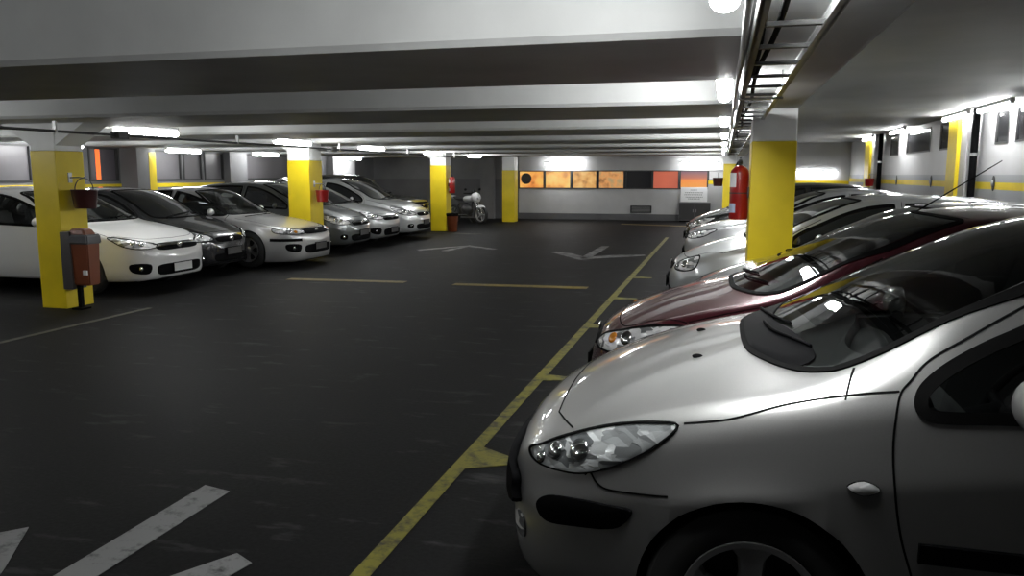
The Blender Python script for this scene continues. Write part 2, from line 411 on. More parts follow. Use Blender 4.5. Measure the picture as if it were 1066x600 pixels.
for y, lb in ((14.62, 'dark drain pipe beside the nearer yellow pilaster'), (22.8, 'dark drain pipe beside the farther yellow pilaster')):
    t = thing('drain_pipe', lb, 'pipe', (XR-.09, y, 0), 0, 'drain pipes of the right wall')
    obj('pipe', lathe(B(), [(.055,0),(.055,ZS)], 14), M['black'], t, 40)
    for z in (.6, 1.9): obj('clamp', lathe(B(), [(.066,z),(.066,z+.05)], 14), M['metal_grey'], t, 40)

# painted floor marks
def mark(name, polys, m, label, cat='floor marking', group=None):
    bm = B()
    for p in polys: prism(bm, p, .0005, .0035)
    o = obj(name, bm, m); return tag(o, label, cat, group)
LX = -1.36
mark('parking_line', [[(LX-.04,.6),(LX+.04,.6),(LX+.04,20.8),(LX-.04,20.8)]], M['yline'], 'long yellow line along the front of the right parking row')
for y, lb in ((4.13,'yellow triangular stub by the nose of the nearest silver car'),(6.04,'yellow stub beside the nose of the maroon car'),(8.3,'yellow stub just beyond the maroon car'),(10.3,'yellow stub fourth along the right line'),(12.5,'small yellow stub far along the right line')):
    mark('bay_stub', [[(LX+.04,y-.14),(LX+.30,y+.0),(LX+.30,y+.06),(LX+.04,y+.22)]] if y < 5 else [[(LX+.04,y-.09),(LX+.32,y-.02),(LX+.32,y+.05),(LX+.04,y+.10)]], M['yline'], lb, group='yellow bay stubs on the right line')
mark('lane_line', [[(-6.71,1.0),(-6.63,1.0),(-6.63,8.1),(-6.71,8.1)]], M['yfaint'], 'faint yellowish line in front of the left pillar')
mark('lane_dash', [[(-6.47,10.86),(-4.58,10.98),(-4.58,11.18),(-6.47,11.06)]], M['ydash'], 'yellow dash across the aisle, left of the pair', group='yellow dashes across the aisle')
mark('lane_dash', [[(-3.80,10.95),(-1.83,11.05),(-1.83,11.27),(-3.80,11.15)]], M['ydash'], 'yellow dash across the aisle, right of the pair', group='yellow dashes across the aisle')
mark('lane_dash', [[(-3.2,26.0),(-.5,25.2),(-.5,25.5),(-3.2,26.35)]], M['ydash'], 'distant yellow dash near the back wall', group='yellow dashes across the aisle')
mark('bay_line', [[(-9.5,21.1),(-6.3,20.6),(-6.3,20.72),(-9.5,21.22)]], M['yfaint'], 'faint yellow bay line beside the far left pillar')
def arrow(x, y, s, d, m, label):
    """d=-1 points towards the viewer; shaft plus two barbs"""
    f = lambda pts: [(x+px*s, y+d*py*s) for px, py in pts]
    mark('floor_arrow', [f([(-.08,-1.0),(.08,-1.0),(.08,.55),(-.08,.55)]), f([(-.62,-.05),(-.45,-.22),(.10,.62),(.0,.80)]), f([(.0,.80),(-.10,.62),(.45,-.22),(.62,-.05)])], m, label)
mark('floor_arrow', [[(-2.55,1.85),(-2.38,1.85),(-2.38,3.38),(-2.55,3.42)], [(-2.47,1.45),(-2.40,1.75),(-2.80,2.45),(-3.02,2.78),(-3.10,2.70),(-2.95,2.3)], [(-2.46,1.45),(-2.53,1.75),(-2.16,2.45),(-1.95,2.80),(-1.84,2.74),(-1.92,2.4)]], M['wline'], 'large white arrow on the floor nearest the camera, lower left')
mark('floor_arrow', [[(-5.75,15.9),(-5.60,15.9),(-5.45,17.2),(-5.60,17.2)], [(-6.35,16.0),(-6.2,15.8),(-5.55,17.0),(-5.55,17.35)], [(-5.60,17.35),(-5.55,17.0),(-4.75,16.4),(-4.7,16.6)]], M['wfaint'], 'worn white arrow beside the left row of parked cars', )
mark('floor_arrow', [[(-2.65,15.3),(-2.45,15.35),(-2.45,17.9),(-2.62,17.9)], [(-2.62,14.9),(-2.5,15.3),(-3.0,16.1),(-3.35,16.35),(-3.45,16.2)], [(-2.60,14.9),(-2.66,15.3),(-2.1,15.9),(-1.5,16.15),(-1.45,16.0)]], M['wfaint'], 'worn white arrow in the middle of the far aisle')

# ceiling lamps
def lamp(x, y, z, rz, label, L=1.2, wd=.105, wall=False, m='tube'):
    t = thing('ceiling_light', label, 'ceiling light', (x, y, z), rz, 'fluorescent lights of the deck')
    obj('housing', box(B(), -L/2, L/2, -.035, .035, .055, .10, .008), M['lamphouse'], t)
    r = wd/2
    bm = B(); prof = [(r*math.cos(2*PI*k/16), .052-r*.8+r*.8*math.sin(2*PI*k/16)) for k in range(16)]
    A = [bm.verts.new((-L/2+.02, a, b)) for a, b in prof]; D = [bm.verts.new((L/2-.02, a, b)) for a, b in prof]
    bm.faces.new(A); bm.faces.new(D)
    for k in range(16): bm.faces.new((A[k], A[(k+1) % 16], D[(k+1) % 16], D[k]))
    obj('diffuser', bm, M[m], t, 50)
    for s in (-1, 1): obj('end_cap', box(B(), s*L/2-.012, s*L/2+.012, -.03, .03, .02, .102, .005), M['lamphouse'], t)
    if not wall:
        for s in (-1, 1): obj('hanger', lathe(B(), [(.006,.098),(.006,ZS-z)], 8, (s*L*.3,0,0)), M['metal_grey'], t)
    return t
H = PI/2
for y, lb in ((2.45,'ceiling light nearest overhead beside the cable tray, cut by the top edge'),(6.1,'second ceiling light beside the cable tray'),(9.55,'third ceiling light beside the cable tray'),(13.0,'fourth ceiling light beside the cable tray'),(16.5,'fifth ceiling light beside the cable tray'),(20.0,'sixth ceiling light beside the cable tray'),(23.4,'seventh and last ceiling light beside the cable tray')):
    lamp(-.02, y, 2.20, H, lb)
for y, lb in ((-1.0,'unseen fill light added over the left row, behind the viewer'),(2.5,'unseen fill light added over the left row, left of the viewer'),(6.0,'ceiling light before the nearest left pillar'),(9.4,'long bright ceiling light just right of the nearest left pillar'),(13.22,'bright ceiling light at the head of the second left pillar'),(16.6,'ceiling light between the second and third left pillars'),(20.6,'ceiling light at the head of the third left pillar'),(24.2,'small distant ceiling light right of the third left pillar')):  # first two are out of view, added as soft fill for the nearest car's side
    lamp({20.6: -7.65, 6.0: -9.6}.get(y, -7.6), y, 2.165, H, lb, m='tube_left')
for y, lb in ((9.0,'ceiling light by the left wall, outside the frame'),(12.7,'ceiling light at the left edge of the picture'),(16.4,'ceiling light by the left wall above the silver sedan'),(19.9,'pale ceiling light by the left wall before the second pillar'),(25.3,'ceiling light beside the lit white pier')):
    lamp(-12.3, y, 2.14, H, lb, m='tube_left')
lamp(-5.55, 28.2, 1.97, 0, 'long light above the orange windows of the back wall', 1.35, wall=True, m='tube_back')
lamp(-.82, 28.12, 1.95, 0, 'long light above the notice on the back wall', 1.35, wall=True, m='tube_back')
for y, lb in ((7.0,'light along the top of the right wall, outside the frame'),(10.2,'light along the top of the right wall behind the near cars'),(13.3,'light at the right edge along the top of the right wall'),(15.35,'light at the top of the nearer yellow pilaster'),(20.1,'light over the high dark windows of the right wall'),(24.0,'light at the top of the farther yellow pilaster')):
    lamp(3.78, y, 2.545, H, lb, 1.5, .075)
t = lamp(2.95, 28.4, 1.66, 0, 'low light on the back wall behind the right row of cars', 1.3, .07, wall=True, m='tube_back')
# ================================================================ cars
def pchip(pts):
    X = np.array([p[0] for p in pts], float); Y = np.array([p[1] for p in pts], float)
    h = np.diff(X); d = np.diff(Y)/h; m = np.zeros(len(X))
    m[0], m[-1] = d[0], d[-1]
    for i in range(1, len(X)-1):
        if d[i-1]*d[i] > 0:
            w1, w2 = 2*h[i]+h[i-1], h[i]+2*h[i-1]
            m[i] = (w1+w2)/(w1/d[i-1]+w2/d[i])
    def f(x):
        x = min(max(x, X[0]), X[-1]); i = min(int(np.searchsorted(X, x, 'right'))-1, len(h)-1)
        t = (x-X[i])/h[i]
        return ((1+2*t)*(1-t)**2*Y[i]+t*(1-t)**2*h[i]*m[i]+t*t*(3-2*t)*Y[i+1]+t*t*(t-1)*h[i]*m[i+1])
    return f

class Shape:
    """a car body as a lofted surface; x runs from nose (0) to tail (L), y across, z up"""
    def __init__(s, d):
        s.d = d; s.L = d['L']; s.W = d['W']
        for k in ('top', 'belt', 'hw', 'bot', 'bow'): setattr(s, k, pchip(d[k]))
        s.roofw = d.get('roofw', .57); s.fl = d.get('flare', .014); s.ax = d['ax']; s.R = d.get('arch', .345); s.zw = d.get('zw', .315)
        s.hoodw = d.get('hoodw', .80)
    def half(s, x, inset=0.):
        top, belt, hw, bot = s.top(x), s.belt(x), s.hw(x), s.bot(x)
        belt = min(belt, top-.02); bot = min(bot, belt-.05)
        g = min(1, max(0, (top-belt-.06)/.30)); g = g*g*(3-2*g)
        ry = hw*s.hoodw*(1-g)+s.roofw*g*min(1, hw/s.W*1.02)
        rz = belt+(top-belt)*(s.d.get('hoodz', .78)*(1-g)+.90*g)
        zm = bot+(belt-bot)*s.d.get('crease', .62)
        P = [(0, bot, 0), (hw*.88, bot, .05), (hw*.965, bot+(belt-bot)*.22, .2), (hw, zm, s.d.get('creaser', .25)), (hw*.965, belt, .035), (ry, rz, .05), (ry*.5, top-(top-rz)*.22, .25), (0, top, 0)]
        if inset:
            P = [(max(0, y-inset) if y else 0, max(z, .33)-(inset*.8 if z > .8 else 0), r) for y, z, r in P]
        return P
    def outline(s, x, inset=0.):
        P = s.half(x, inset); out = [P[0][:2]]
        for i in range(1, len(P)-1):
            a, b, c = np.array(P[i-1][:2]), np.array(P[i][:2]), np.array(P[i+1][:2])
            la, lc = np.linalg.norm(a-b), np.linalg.norm(c-b)
            r = min(P[i][2], .48*la, .48*lc) if la > 1e-6 and lc > 1e-6 else 0
            p0 = b+(a-b)/max(la, 1e-6)*r; p1 = b+(c-b)/max(lc, 1e-6)*r
            prev = np.array(out[-1])
            for t in (1/3, 2/3): out.append(tuple(prev+(p0-prev)*t))
            for t in (0, .25, .5, .75, 1):
                out.append(tuple((1-t)**2*p0+2*t*(1-t)*b+t*t*p1))
        prev = np.array(out[-1]); last = np.array(P[-1][:2])
        for t in (1/3, 2/3, 1): out.append(tuple(prev+(last-prev)*t))
        return out
    def mesh(s, name, xs, inset=0.):
        W = s.W; V = []; rings = []
        for x in xs:
            o = s.outline(x, inset); b = s.bow(x)
            ring = []
            full = [(y, z) for y, z in o]+[(-y, z) for y, z in o[-2:0:-1]]
            for y, z in full:
                yy = y
                if not inset and s.fl:
                    for a in s.ax:
                        dd = math.hypot(x+b*(abs(y)/W)**2.2-a, z-s.zw)-s.R
                        if abs(y) > .8*s.hw(x): yy += math.copysign(s.fl*math.exp(-(dd/.045)**2), y)
                ring.append(len(V)); V.append((x+b*(abs(y)/W)**2.2, yy, z))
            rings.append(ring)
        F = []; n = len(rings[0])
        for a, b in zip(rings, rings[1:]):
            for k in range(n): F.append((a[k], b[k], b[(k+1) % n], a[(k+1) % n]))
        for ring, sg in ((rings[0], -1), (rings[-1], 1)):      # rounded end caps
            cx = np.mean([V[i] for i in ring], axis=0); prev = ring
            for sc, off in ((.75, .012), (.45, .02), (.15, .024)):
                nr = []
                for i in ring:
                    p = cx+(np.array(V[i])-cx)*sc; nr.append(len(V)); V.append((p[0]+sg*off*(0 if inset else 1), p[1], p[2]))
                for k in range(n):
                    q = (prev[k], prev[(k+1) % n], nr[(k+1) % n], nr[k])
                    F.append(q if sg < 0 else q[::-1])
                prev = nr
            F.append(tuple(prev) if sg < 0 else tuple(prev[::-1]))
        me = bpy.data.meshes.new(name); me.from_pydata(V, [], F); me.update()
        bm = bmesh.new(); bm.from_mesh(me); bmesh.ops.recalc_face_normals(bm, faces=bm.faces); bm.to_mesh(me); bm.free()
        return me
    def stations(s):
        L = s.L
        a = [L*.5*(1-math.cos(PI*k/30)) for k in range(31)]
        xs = sorted(set([round(v, 4) for v in a]+[.012,.03,.05,.08,.115,.15,.2,L-.012,L-.035,L-.07]+[s.d['ax'][0]+k*.06 for k in range(-8, 9)]+[s.d['ax'][1]+k*.06 for k in range(-8, 9)]+[.8+.05*k for k in range(24)]))
        xs = [x for x in xs if 0 <= x <= L]
        out = [xs[0]]
        for x in xs[1:]:
            if x-out[-1] > .009: out.append(x)
        out[-1] = L
        return out

def boolean(me, cutters, probes):
    """cut the body one cutter at a time; a cut that loses the outer skin is tried again, slightly moved"""
    def once(src, c):
        o = bpy.data.objects.new('work', src); C.objects.link(o); co = bpy.data.objects.new('cutter', c); C.objects.link(co)
        m = o.modifiers.new('b', 'BOOLEAN'); m.object = co; m.operation = 'DIFFERENCE'; m.solver = 'EXACT'
        dg = bpy.context.evaluated_depsgraph_get(); dg.update()
        r = bpy.data.meshes.new_from_object(o.evaluated_get(dg))
        bpy.data.objects.remove(o); bpy.data.objects.remove(co); return r
    for c in cutters:
        for k in range(6):
            r = once(me, c); ok = len(r.polygons) > len(me.polygons)*.6
            if ok:
                t = BVHTree.FromPolygons([v.co.copy() for v in r.vertices], [tuple(p.vertices) for p in r.polygons])
                ok = all((lambda h: h[3] is not None and h[3] < .006)(t.find_nearest(p)) for p in probes)
                if ok and len(probes) == 0: ok = True
            if ok:
                bpy.data.meshes.remove(me); me = r; break
            bpy.data.meshes.remove(r)
            for v in c.vertices: v.co = Vector((v.co.x*(1+.0007*(k+1))+.0004*(k+1), v.co.y*1.0006, v.co.z+.0005*(k+1)))
            c.update()
        else: print('CUT SKIPPED')
        bpy.data.meshes.remove(c)
    return me
def to_me(bm):
    bmesh.ops.recalc_face_normals(bm, faces=bm.faces)
    me = bpy.data.meshes.new('tmp'); bm.to_mesh(me); bm.free(); return me

def smooth_loop(pts, n=6):
    """closed Catmull-Rom through outline points; a 4th value 1 keeps a corner sharp"""
    P = [Vector(p[:3]) for p in pts]; sh = [len(p) > 3 and p[3] for p in pts]; N = len(P); out = []
    for i in range(N):
        p1, p2 = P[i], P[(i+1) % N]
        t1 = (p2-p1)*.5 if sh[i] else (p2-P[i-1])*.5
        t2 = (p2-p1)*.5 if sh[(i+1) % N] else (P[(i+2) % N]-p1)*.5
        for k in range(n):
            t = k/n; out.append((2*t**3-3*t*t+1)*p1+(t**3-2*t*t+t)*t1+(-2*t**3+3*t*t)*p2+(t**3-t*t)*t2)
    return out
def smooth_line(pts, n=6):
    P = [Vector(p) for p in pts]; out = []
    for i in range(len(P)-1):
        p0, p1, p2, p3 = P[max(i-1, 0)], P[i], P[i+1], P[min(i+2, len(P)-1)]
        t1, t2 = (p2-p0)*.5, (p3-p1)*.5
        for k in range(n):
            t = k/n; out.append((2*t**3-3*t*t+1)*p1+(t**3-2*t*t+t)*t1+(-2*t**3+3*t*t)*p2+(t**3-t*t)*t2)
    return out+[P[-1]]

def scaled(spec, sx=1, sy=1, sz=1, **kw):
    d = dict(spec)
    for k in ('top', 'belt', 'bot'): d[k] = [(x*sx, z*sz) for x, z in spec[k]]
    d['hw'] = [(x*sx, y*sy) for x, y in spec['hw']]; d['bow'] = [(x*sx, b*sx) for x, b in spec['bow']]
    d['L'] = spec['L']*sx; d['W'] = spec['W']*sy; d['ax'] = tuple(a*sx for a in spec['ax']); d['roofw'] = spec['roofw']*sy
    d['cab'] = tuple(a*sx for a in spec['cab']); d['S'] = (sx, sy, sz); d.update(kw)
    return d

class Car:
    def __init__(c, name, label, cat, spec, pm, loc, rz, cabin=False, group='parked cars'):
        c.S = spec.get('S', (1, 1, 1))
        c.sh = Shape(spec); c.spec = spec
        c.t = thing(name, label, cat, (*loc, 0), rz, group)
        xs = c.sh.stations()
        me = c.sh.mesh('body', xs)
        c.bvh = c.tree(me)
        cut = B()
        for a in c.sh.ax:
            for sg in (-1, 1):
                lathe(cut, [(c.sh.R, sg*(c.sh.W-.30)), (c.sh.R, sg*(c.sh.W+.2))], 56, (a, 0, c.sh.zw), 'Y')
        cutters = [to_me(cut)]
        if cabin:
            x0, x1 = spec['cab']
            cutters.append(c.sh.mesh('cavity', [x0+(x1-x0)*k/24 for k in range(25)], .055))
            for w in spec['windows']:
                for sg in ((1, -1) if w.get('both', True) else (1,)):
                    lp = smooth_loop([(p[0]*c.S[0], p[1]*sg*c.S[1], p[2]*c.S[2], *p[3:]) for p in w['pts']], 5)
                    d = Vector((w['dir'][0], w['dir'][1]*sg, w['dir'][2])).normalized()
                    hit = [c.hit(p, d) for p in lp]; cen = sum((h[0] for h in hit), Vector())/len(hit)
                    bm = B(); n = len(lp)
                    near = [bm.verts.new(cen+(h[0]-cen)*.965-d*.09) for h in hit]; far = [bm.verts.new(cen+(h[0]-cen)*.965+d*.16) for h in hit]
                    bm.faces.new(near); bm.faces.new(far)
                    for k in range(n): bm.faces.new((near[k], near[(k+1) % n], far[(k+1) % n], far[k]))
                    cutters.append(to_me(bm))
        L, W = c.sh.L, c.sh.W; a0 = c.sh.ax[0]; probes = []
        for x, y in ((.35, 0), (.6, .3), (.6, -.3), (a0, .1), (.18, 0), (2.5*L/4.3, .0), (2.9*L/4.3, .25), (2.9*L/4.3, -.25), (2.5*L/4.3, -.1)): probes.append(c.hit(Vector((x, y, 1.5)), Vector((0,0,-1)))[0])
        for x in (1.5, 2.3, 2.8):
            for sg in (1, -1): probes.append(c.hit(Vector((x*L/4.3, sg*W, .62)), Vector((0,-sg,0)))[0])
        probes.append(c.hit(Vector((0, .05, .5)), Vector((1,0,0)))[0])
        me = boolean(me, cutters, probes)
        me.materials.clear()
        c.body = finish('body', me, [pm, M['softblack']], c.t, 32)
        W = c.sh.W
        idx = []
        for p in me.polygons:
            ce = p.center; k = 0
            for a in c.sh.ax:
                if math.hypot(ce.x-a, ce.z-c.sh.zw) < c.sh.R+.002 and not (abs(ce.y) > W-.12 and p.normal.y*ce.y > .75*abs(ce.y)): k = 1
            if cabin and spec['cab'][0]-.05 < ce.x < spec['cab'][1]+.05:
                h = c.bvh.find_nearest(ce)
                if h[3] > .012 and abs(ce.y) < W-.02: k = 1
            if p.center.z < c.sh.bot(max(0, min(c.sh.L, ce.x)))+.012 and abs(p.normal.z) > .8: k = 1
            idx.append(k)
        me.polygons.foreach_set('material_index', idx); me.update()
        c.pm = pm; c.cabin = cabin
    def tree(c, me):
        return BVHTree.FromPolygons([v.co.copy() for v in me.vertices], [tuple(p.vertices) for p in me.polygons])
    def hit(c, p, d):
        d = d.normalized(); r = c.bvh.ray_cast(p-d*2.5, d)
        if r[0] is None:
            r = c.bvh.find_nearest(p)
        return r[0], (r[1] if r[1].dot(d) < 0 else -r[1])
    def patch(c, name, pts, d, m, eps=.004, bulge=0., n=6, both=True, parent=None, rings=6, sink=.004, one=None, inner=None):
        """a panel lying on the body: outline pts projected along d; mirrored when both"""
        os = []
        for sg in ((one,) if one else ((1, -1) if both else (1,))):
            lp = smooth_loop([(p[0]*c.S[0], p[1]*sg*c.S[1], p[2]*c.S[2], *p[3:]) for p in pts], n)
            dd = Vector((d[0], d[1]*sg, d[2])).normalized()
            cen = sum(lp, Vector())/len(lp)
            sched = [(1., -sink), (1., eps*.6), (.985, eps)]+[(1-k/rings, eps) for k in range(1, rings)]
            V, F, prev = [], [], None
            for t, e in sched:
                ring = []
                for p in lp:
                    h, nn = c.hit(cen+(p-cen)*t, dd); ring.append(len(V)); V.append(h+nn*(e+bulge*(1-t*t)))
                if prev:
                    for k in range(len(lp)): F.append((prev[k], prev[(k+1) % len(lp)], ring[(k+1) % len(lp)], ring[k]))
                prev = ring
            h, nn = c.hit(cen, dd); V.append(h+nn*(eps+bulge))
            for k in range(len(lp)): F.append((prev[k], prev[(k+1) % len(lp)], len(V)-1))
            bm = B(); vs = [bm.verts.new(v) for v in V]
            for f in F:
                try: bm.faces.new([vs[i] for i in f])
                except ValueError: pass
            bmesh.ops.remove_doubles(bm, verts=bm.verts, dist=1e-5)
            bmesh.ops.recalc_face_normals(bm, faces=bm.faces)
            os.append(obj(name, bm, m, parent or c.t, 50))
        return os
    def border(c, name, pts, d, m, width=.02, eps=.006, n=6, both=True, parents=None):
        """a frame strip round an outline"""
        os = []
        for q, sg in enumerate((1, -1) if both else (1,)):
            lp = smooth_loop([(p[0]*c.S[0], p[1]*sg*c.S[1], p[2]*c.S[2], *p[3:]) for p in pts], n)
            dd = Vector((d[0], d[1]*sg, d[2])).normalized(); cen = sum(lp, Vector())/len(lp)
            bm = B(); R = []
            for off, e in ((.45, -.003), (.45, eps), (-.55, eps), (-.55, -.003)):
                r = []
                for i, p in enumerate(lp):
                    tn = (lp[(i+1) % len(lp)]-lp[i-1]).normalized(); nr = tn.cross(dd).normalized()
                    if nr.dot(p-cen) < 0: nr = -nr
                    h, nn = c.hit(p+nr*off*width, dd); r.append(bm.verts.new(h+nn*e))
                R.append(r)
            for a, b in zip(R, R[1:]):
                for k in range(len(lp)): bm.faces.new((a[k], a[(k+1) % len(lp)], b[(k+1) % len(lp)], b[k]))
            os.append(obj(name, bm, m, parents[q] if parents else c.t, 50))
        return os
    def strip(c, name, lines, d, m, width=.006, eps=.0012, both=True, thick=None, n=6, parent=None):
        """narrow bands laid on the body along lines; several lines make one part"""
        bm = B()
        for line in lines:
            for sg in ((1, -1) if both else (1,)):
                dd0 = line[1] if isinstance(line, tuple) else d
                pts = line[0] if isinstance(line, tuple) else line
                dd = Vector((dd0[0], dd0[1]*sg, dd0[2])).normalized()
                P = smooth_line([(p[0]*c.S[0], p[1]*sg*c.S[1], p[2]*c.S[2]) for p in pts], n); R = []
                for i, p in enumerate(P):
                    tn = (P[min(i+1, len(P)-1)]-P[max(i-1, 0)]).normalized(); nr = tn.cross(dd).normalized()
                    row = []
                    for off, e in ((-.5, -.003), (-.5, eps), (.5, eps), (.5, -.003)):
                        h, nn = c.hit(p+nr*off*width, dd); row.append(bm.verts.new(h+nn*e))
                    R.append(row)
                for a, b in zip(R, R[1:]):
                    for k in range(3): bm.faces.new((a[k], a[k+1], b[k+1], b[k]))
                bm.faces.new(R[0]); bm.faces.new(R[-1])
        return obj(name, bm, m, parent or c.t, 40)
    def wheels(c, r=.315, rim=.205, spokes=5, style='alloy', w=.19):
        W = c.sh.W
        for a in c.sh.ax:
            for sg in (-1, 1):
                yo = sg*(W-.025); yi = sg*(W-.025-w)
                bm = B()
                lathe(bm, [(rim, yi), (r-.03, yi), (r, yi+sg*.03), (r, yo-sg*.035), (r-.012, yo-sg*.014), (r-.05, yo), (rim+.012, yo-sg*.004), (rim, yo-sg*.012)], 48, (a, 0, r+.001), 'Y', cap=False)
                tyre = obj('wheel', bm, M['rubber'], c.t, 40)
                bm = B()
                z0 = r+.001
                lathe(bm, [(rim+.004, yo-sg*.006), (rim+.002, yo), (rim-.016, yo-sg*.002), (rim-.03, yo-sg*.05), (rim-.03, yi)], 48, (a, 0, z0), 'Y', cap=False)
                lathe(bm, [(.0, yo-sg*.004), (.045, yo-sg*.008), (.06, yo-sg*.022), (.062, yo-sg*.06)], 24, (a, 0, z0), 'Y', cap=False)
                for k in range(spokes):
                    an = 2*PI*k/spokes+PI/2
                    u = Vector((math.cos(an), 0, math.sin(an))); v = Vector((-math.sin(an), 0, math.cos(an))); y = Vector((0, 1, 0))
                    o = Vector((a, 0, z0)); rows = []
                    wd = 1.35 if spokes > 5 else 1.75
                    for rr, ww, dy in ((.05, .028, -.016), (.10, .021, -.012), (.15, .024, -.010), (rim-.012, .046, -.006)):
                        rows.append([bm.verts.new(o+u*rr+v*(q*ww*wd)+y*(yo+sg*(dy+e))) for q, e in ((-1, -.022), (-.8, 0), (-.3, -.006), (.3, -.006), (.8, 0), (1, -.022))])
                    for p, q in zip(rows, rows[1:]):
                        for i in range(5): bm.faces.new((p[i], p[i+1], q[i+1], q[i]))
                    bm.faces.new([p for p in rows[0]]); bm.faces.new([p for p in rows[-1]])
                obj('rim', bm, M['alloy'], tyre, 40)
                d = B(); lathe(d, [(.0, yo-sg*.075), (rim-.031, yo-sg*.075)], 32, (a, 0, z0), 'Y', cap=False)
                obj('brake_disc', d, M['metal_dark'], tyre)
    def mirror(c, x, y, z, m, s=1., tilt=0.):
        x *= c.S[0]; y *= c.S[1]; z *= c.S[2]
        for sg in (1, -1):
            bm = B()
            ellipsoid(bm, (x, sg*(y+.065), z), .055*s, .088*s, .068*s)
            for v in bm.verts:
                if v.co.x > x+.02: v.co.x = x+.02
            o = obj('door_mirror', bm, m, c.t, 45)
            bm = B(); tube(bm, [(x-.02, sg*(y-.06), z-.06), (x-.005, sg*(y+.01), z-.05), (x, sg*(y+.06), z-.03)], [.03, .024, .02], 10)
            obj('mirror_arm', bm, M['black'], o, 45)
            bm = B(); ellipsoid(bm, (x+.022, sg*(y+.065), z), .004, .076*s, .056*s); obj('mirror_glass', bm, M['chrome'], o, 45)
    def handle(c, x, z, m):
        x *= c.S[0]; z *= c.S[2]
        for sg in (1, -1):
            h, nn = c.hit(Vector((x, sg*1.0, z)), Vector((0, -sg, 0)))
            bm = B(); box(bm, x-.085, x+.085, h.y-.006, h.y+.006, z-.014, z+.014)
            for v in bm.verts: v.co.y = h.y+(sg*.026 if (v.co.y-h.y)*sg > 0 else -sg*.02)
            bmesh.ops.bevel(bm, geom=bm.edges[:], offset=.008, segments=2, affect='EDGES')
            obj('door_handle', bm, m, c.t, 45)
    def wiper(c, pts, parent=None):
        bm = B(); d = Vector((.25, 0, -1))
        P = []
        pts = [(p[0]*c.S[0], p[1]*c.S[1], p[2]*c.S[2]) for p in pts]
        for p in smooth_line(pts, 5):
            h, nn = c.hit(Vector(p), d); P.append(h+nn*.014)
        tube(bm, P, [.007-.003*i/len(P) for i in range(len(P))], 6)
        P2 = []
        for p in smooth_line(pts[1:], 6):
            h, nn = c.hit(Vector(p), d); P2.append(h+nn*.009)
        tube(bm, P2, .004, 6)
        obj('wiper', bm, M['black'], c.t, 40)
    def plate(c, z, w=.40, h=.13, x=0.):
        z *= c.S[2]
        h0, nn = c.hit(Vector((0, 0, z)), Vector((1, 0, 0)))
        bm = B(); box(bm, h0.x-.022, h0.x-.010, -w/2, w/2, z-h/2, z+h/2, .004)
        o = obj('licence_plate', bm, M['black'], c.t)
        bm = B(); box(bm, h0.x-.0235, h0.x-.021, -w/2+.012, w/2-.012, z-h/2+.012, z+h/2-.012); obj('plate_face', bm, M[c.plate_mat], o)
        bm = B(); box(bm, h0.x-.012, h0.x+.10, -w/2+.05, w/2-.05, z-.03, z+.03); obj('plate_bracket', bm, M['black'], o)
    def interior(c, xd, xs, zf=.34):
        xd *= c.S[0]; xs *= c.S[0]
        W = c.sh.W
        bm = B(); tube(bm, [(xd, -W+.16, .80), (xd-.06, -.3, .86), (xd-.08, 0, .87), (xd-.06, .3, .86), (xd, W-.16, .80)], .11, 12)
        obj('dashboard', bm, M['softblack'], c.t, 50)
        for y in (-.36, .36):
            bm = B()
            box(bm, xs-.25, xs+.25, y-.23, y+.23, zf+.08, zf+.24, .05)
            r = bmesh.ops.create_cube(bm, size=1)
            for v in r['verts']:
                zz = zf+.20+(v.co.z+.5)*.55; v.co = Vector((xs+.24+v.co.x*.13+(zz-zf-.2)*.35, y+v.co.y*.44, zz))
            r = bmesh.ops.create_cube(bm, size=1)
            for v in r['verts']:
                zz = zf+.78+(v.co.z+.5)*.17; v.co = Vector((xs+.42+v.co.x*.09+(zz-zf-.75)*.3, y+v.co.y*.24, zz))
            bmesh.ops.bevel(bm, geom=[e for e in bm.edges if e.calc_length() > .1 and len(e.link_faces) == 2 and e.calc_face_angle(0) > 1.2], offset=.035, segments=2, affect='EDGES')
            obj('seat', bm, M['seatgrey'], c.t, 50)
        bm = B(); R = .17; pts = [(xd+.24+.10*math.sin(2*PI*k/24), -.36*c.drive+R*math.cos(2*PI*k/24), .86+R*.9*math.sin(2*PI*k/24)) for k in range(25)]
        tube(bm, pts, .014, 8, caps=False); tube(bm, [(xd+.24, -.36*c.drive-.16, .86), (xd+.22, -.36*c.drive, .85), (xd+.24, -.36*c.drive+.16, .86)], .018, 8); tube(bm, [(xd+.22, -.36*c.drive, .85), (xd+.0, -.36*c.drive, .78)], .03, 8)
        obj('steering_wheel', bm, M['black'], c.t, 50)
    drive = 1
    plate_mat = 'plate_dark'

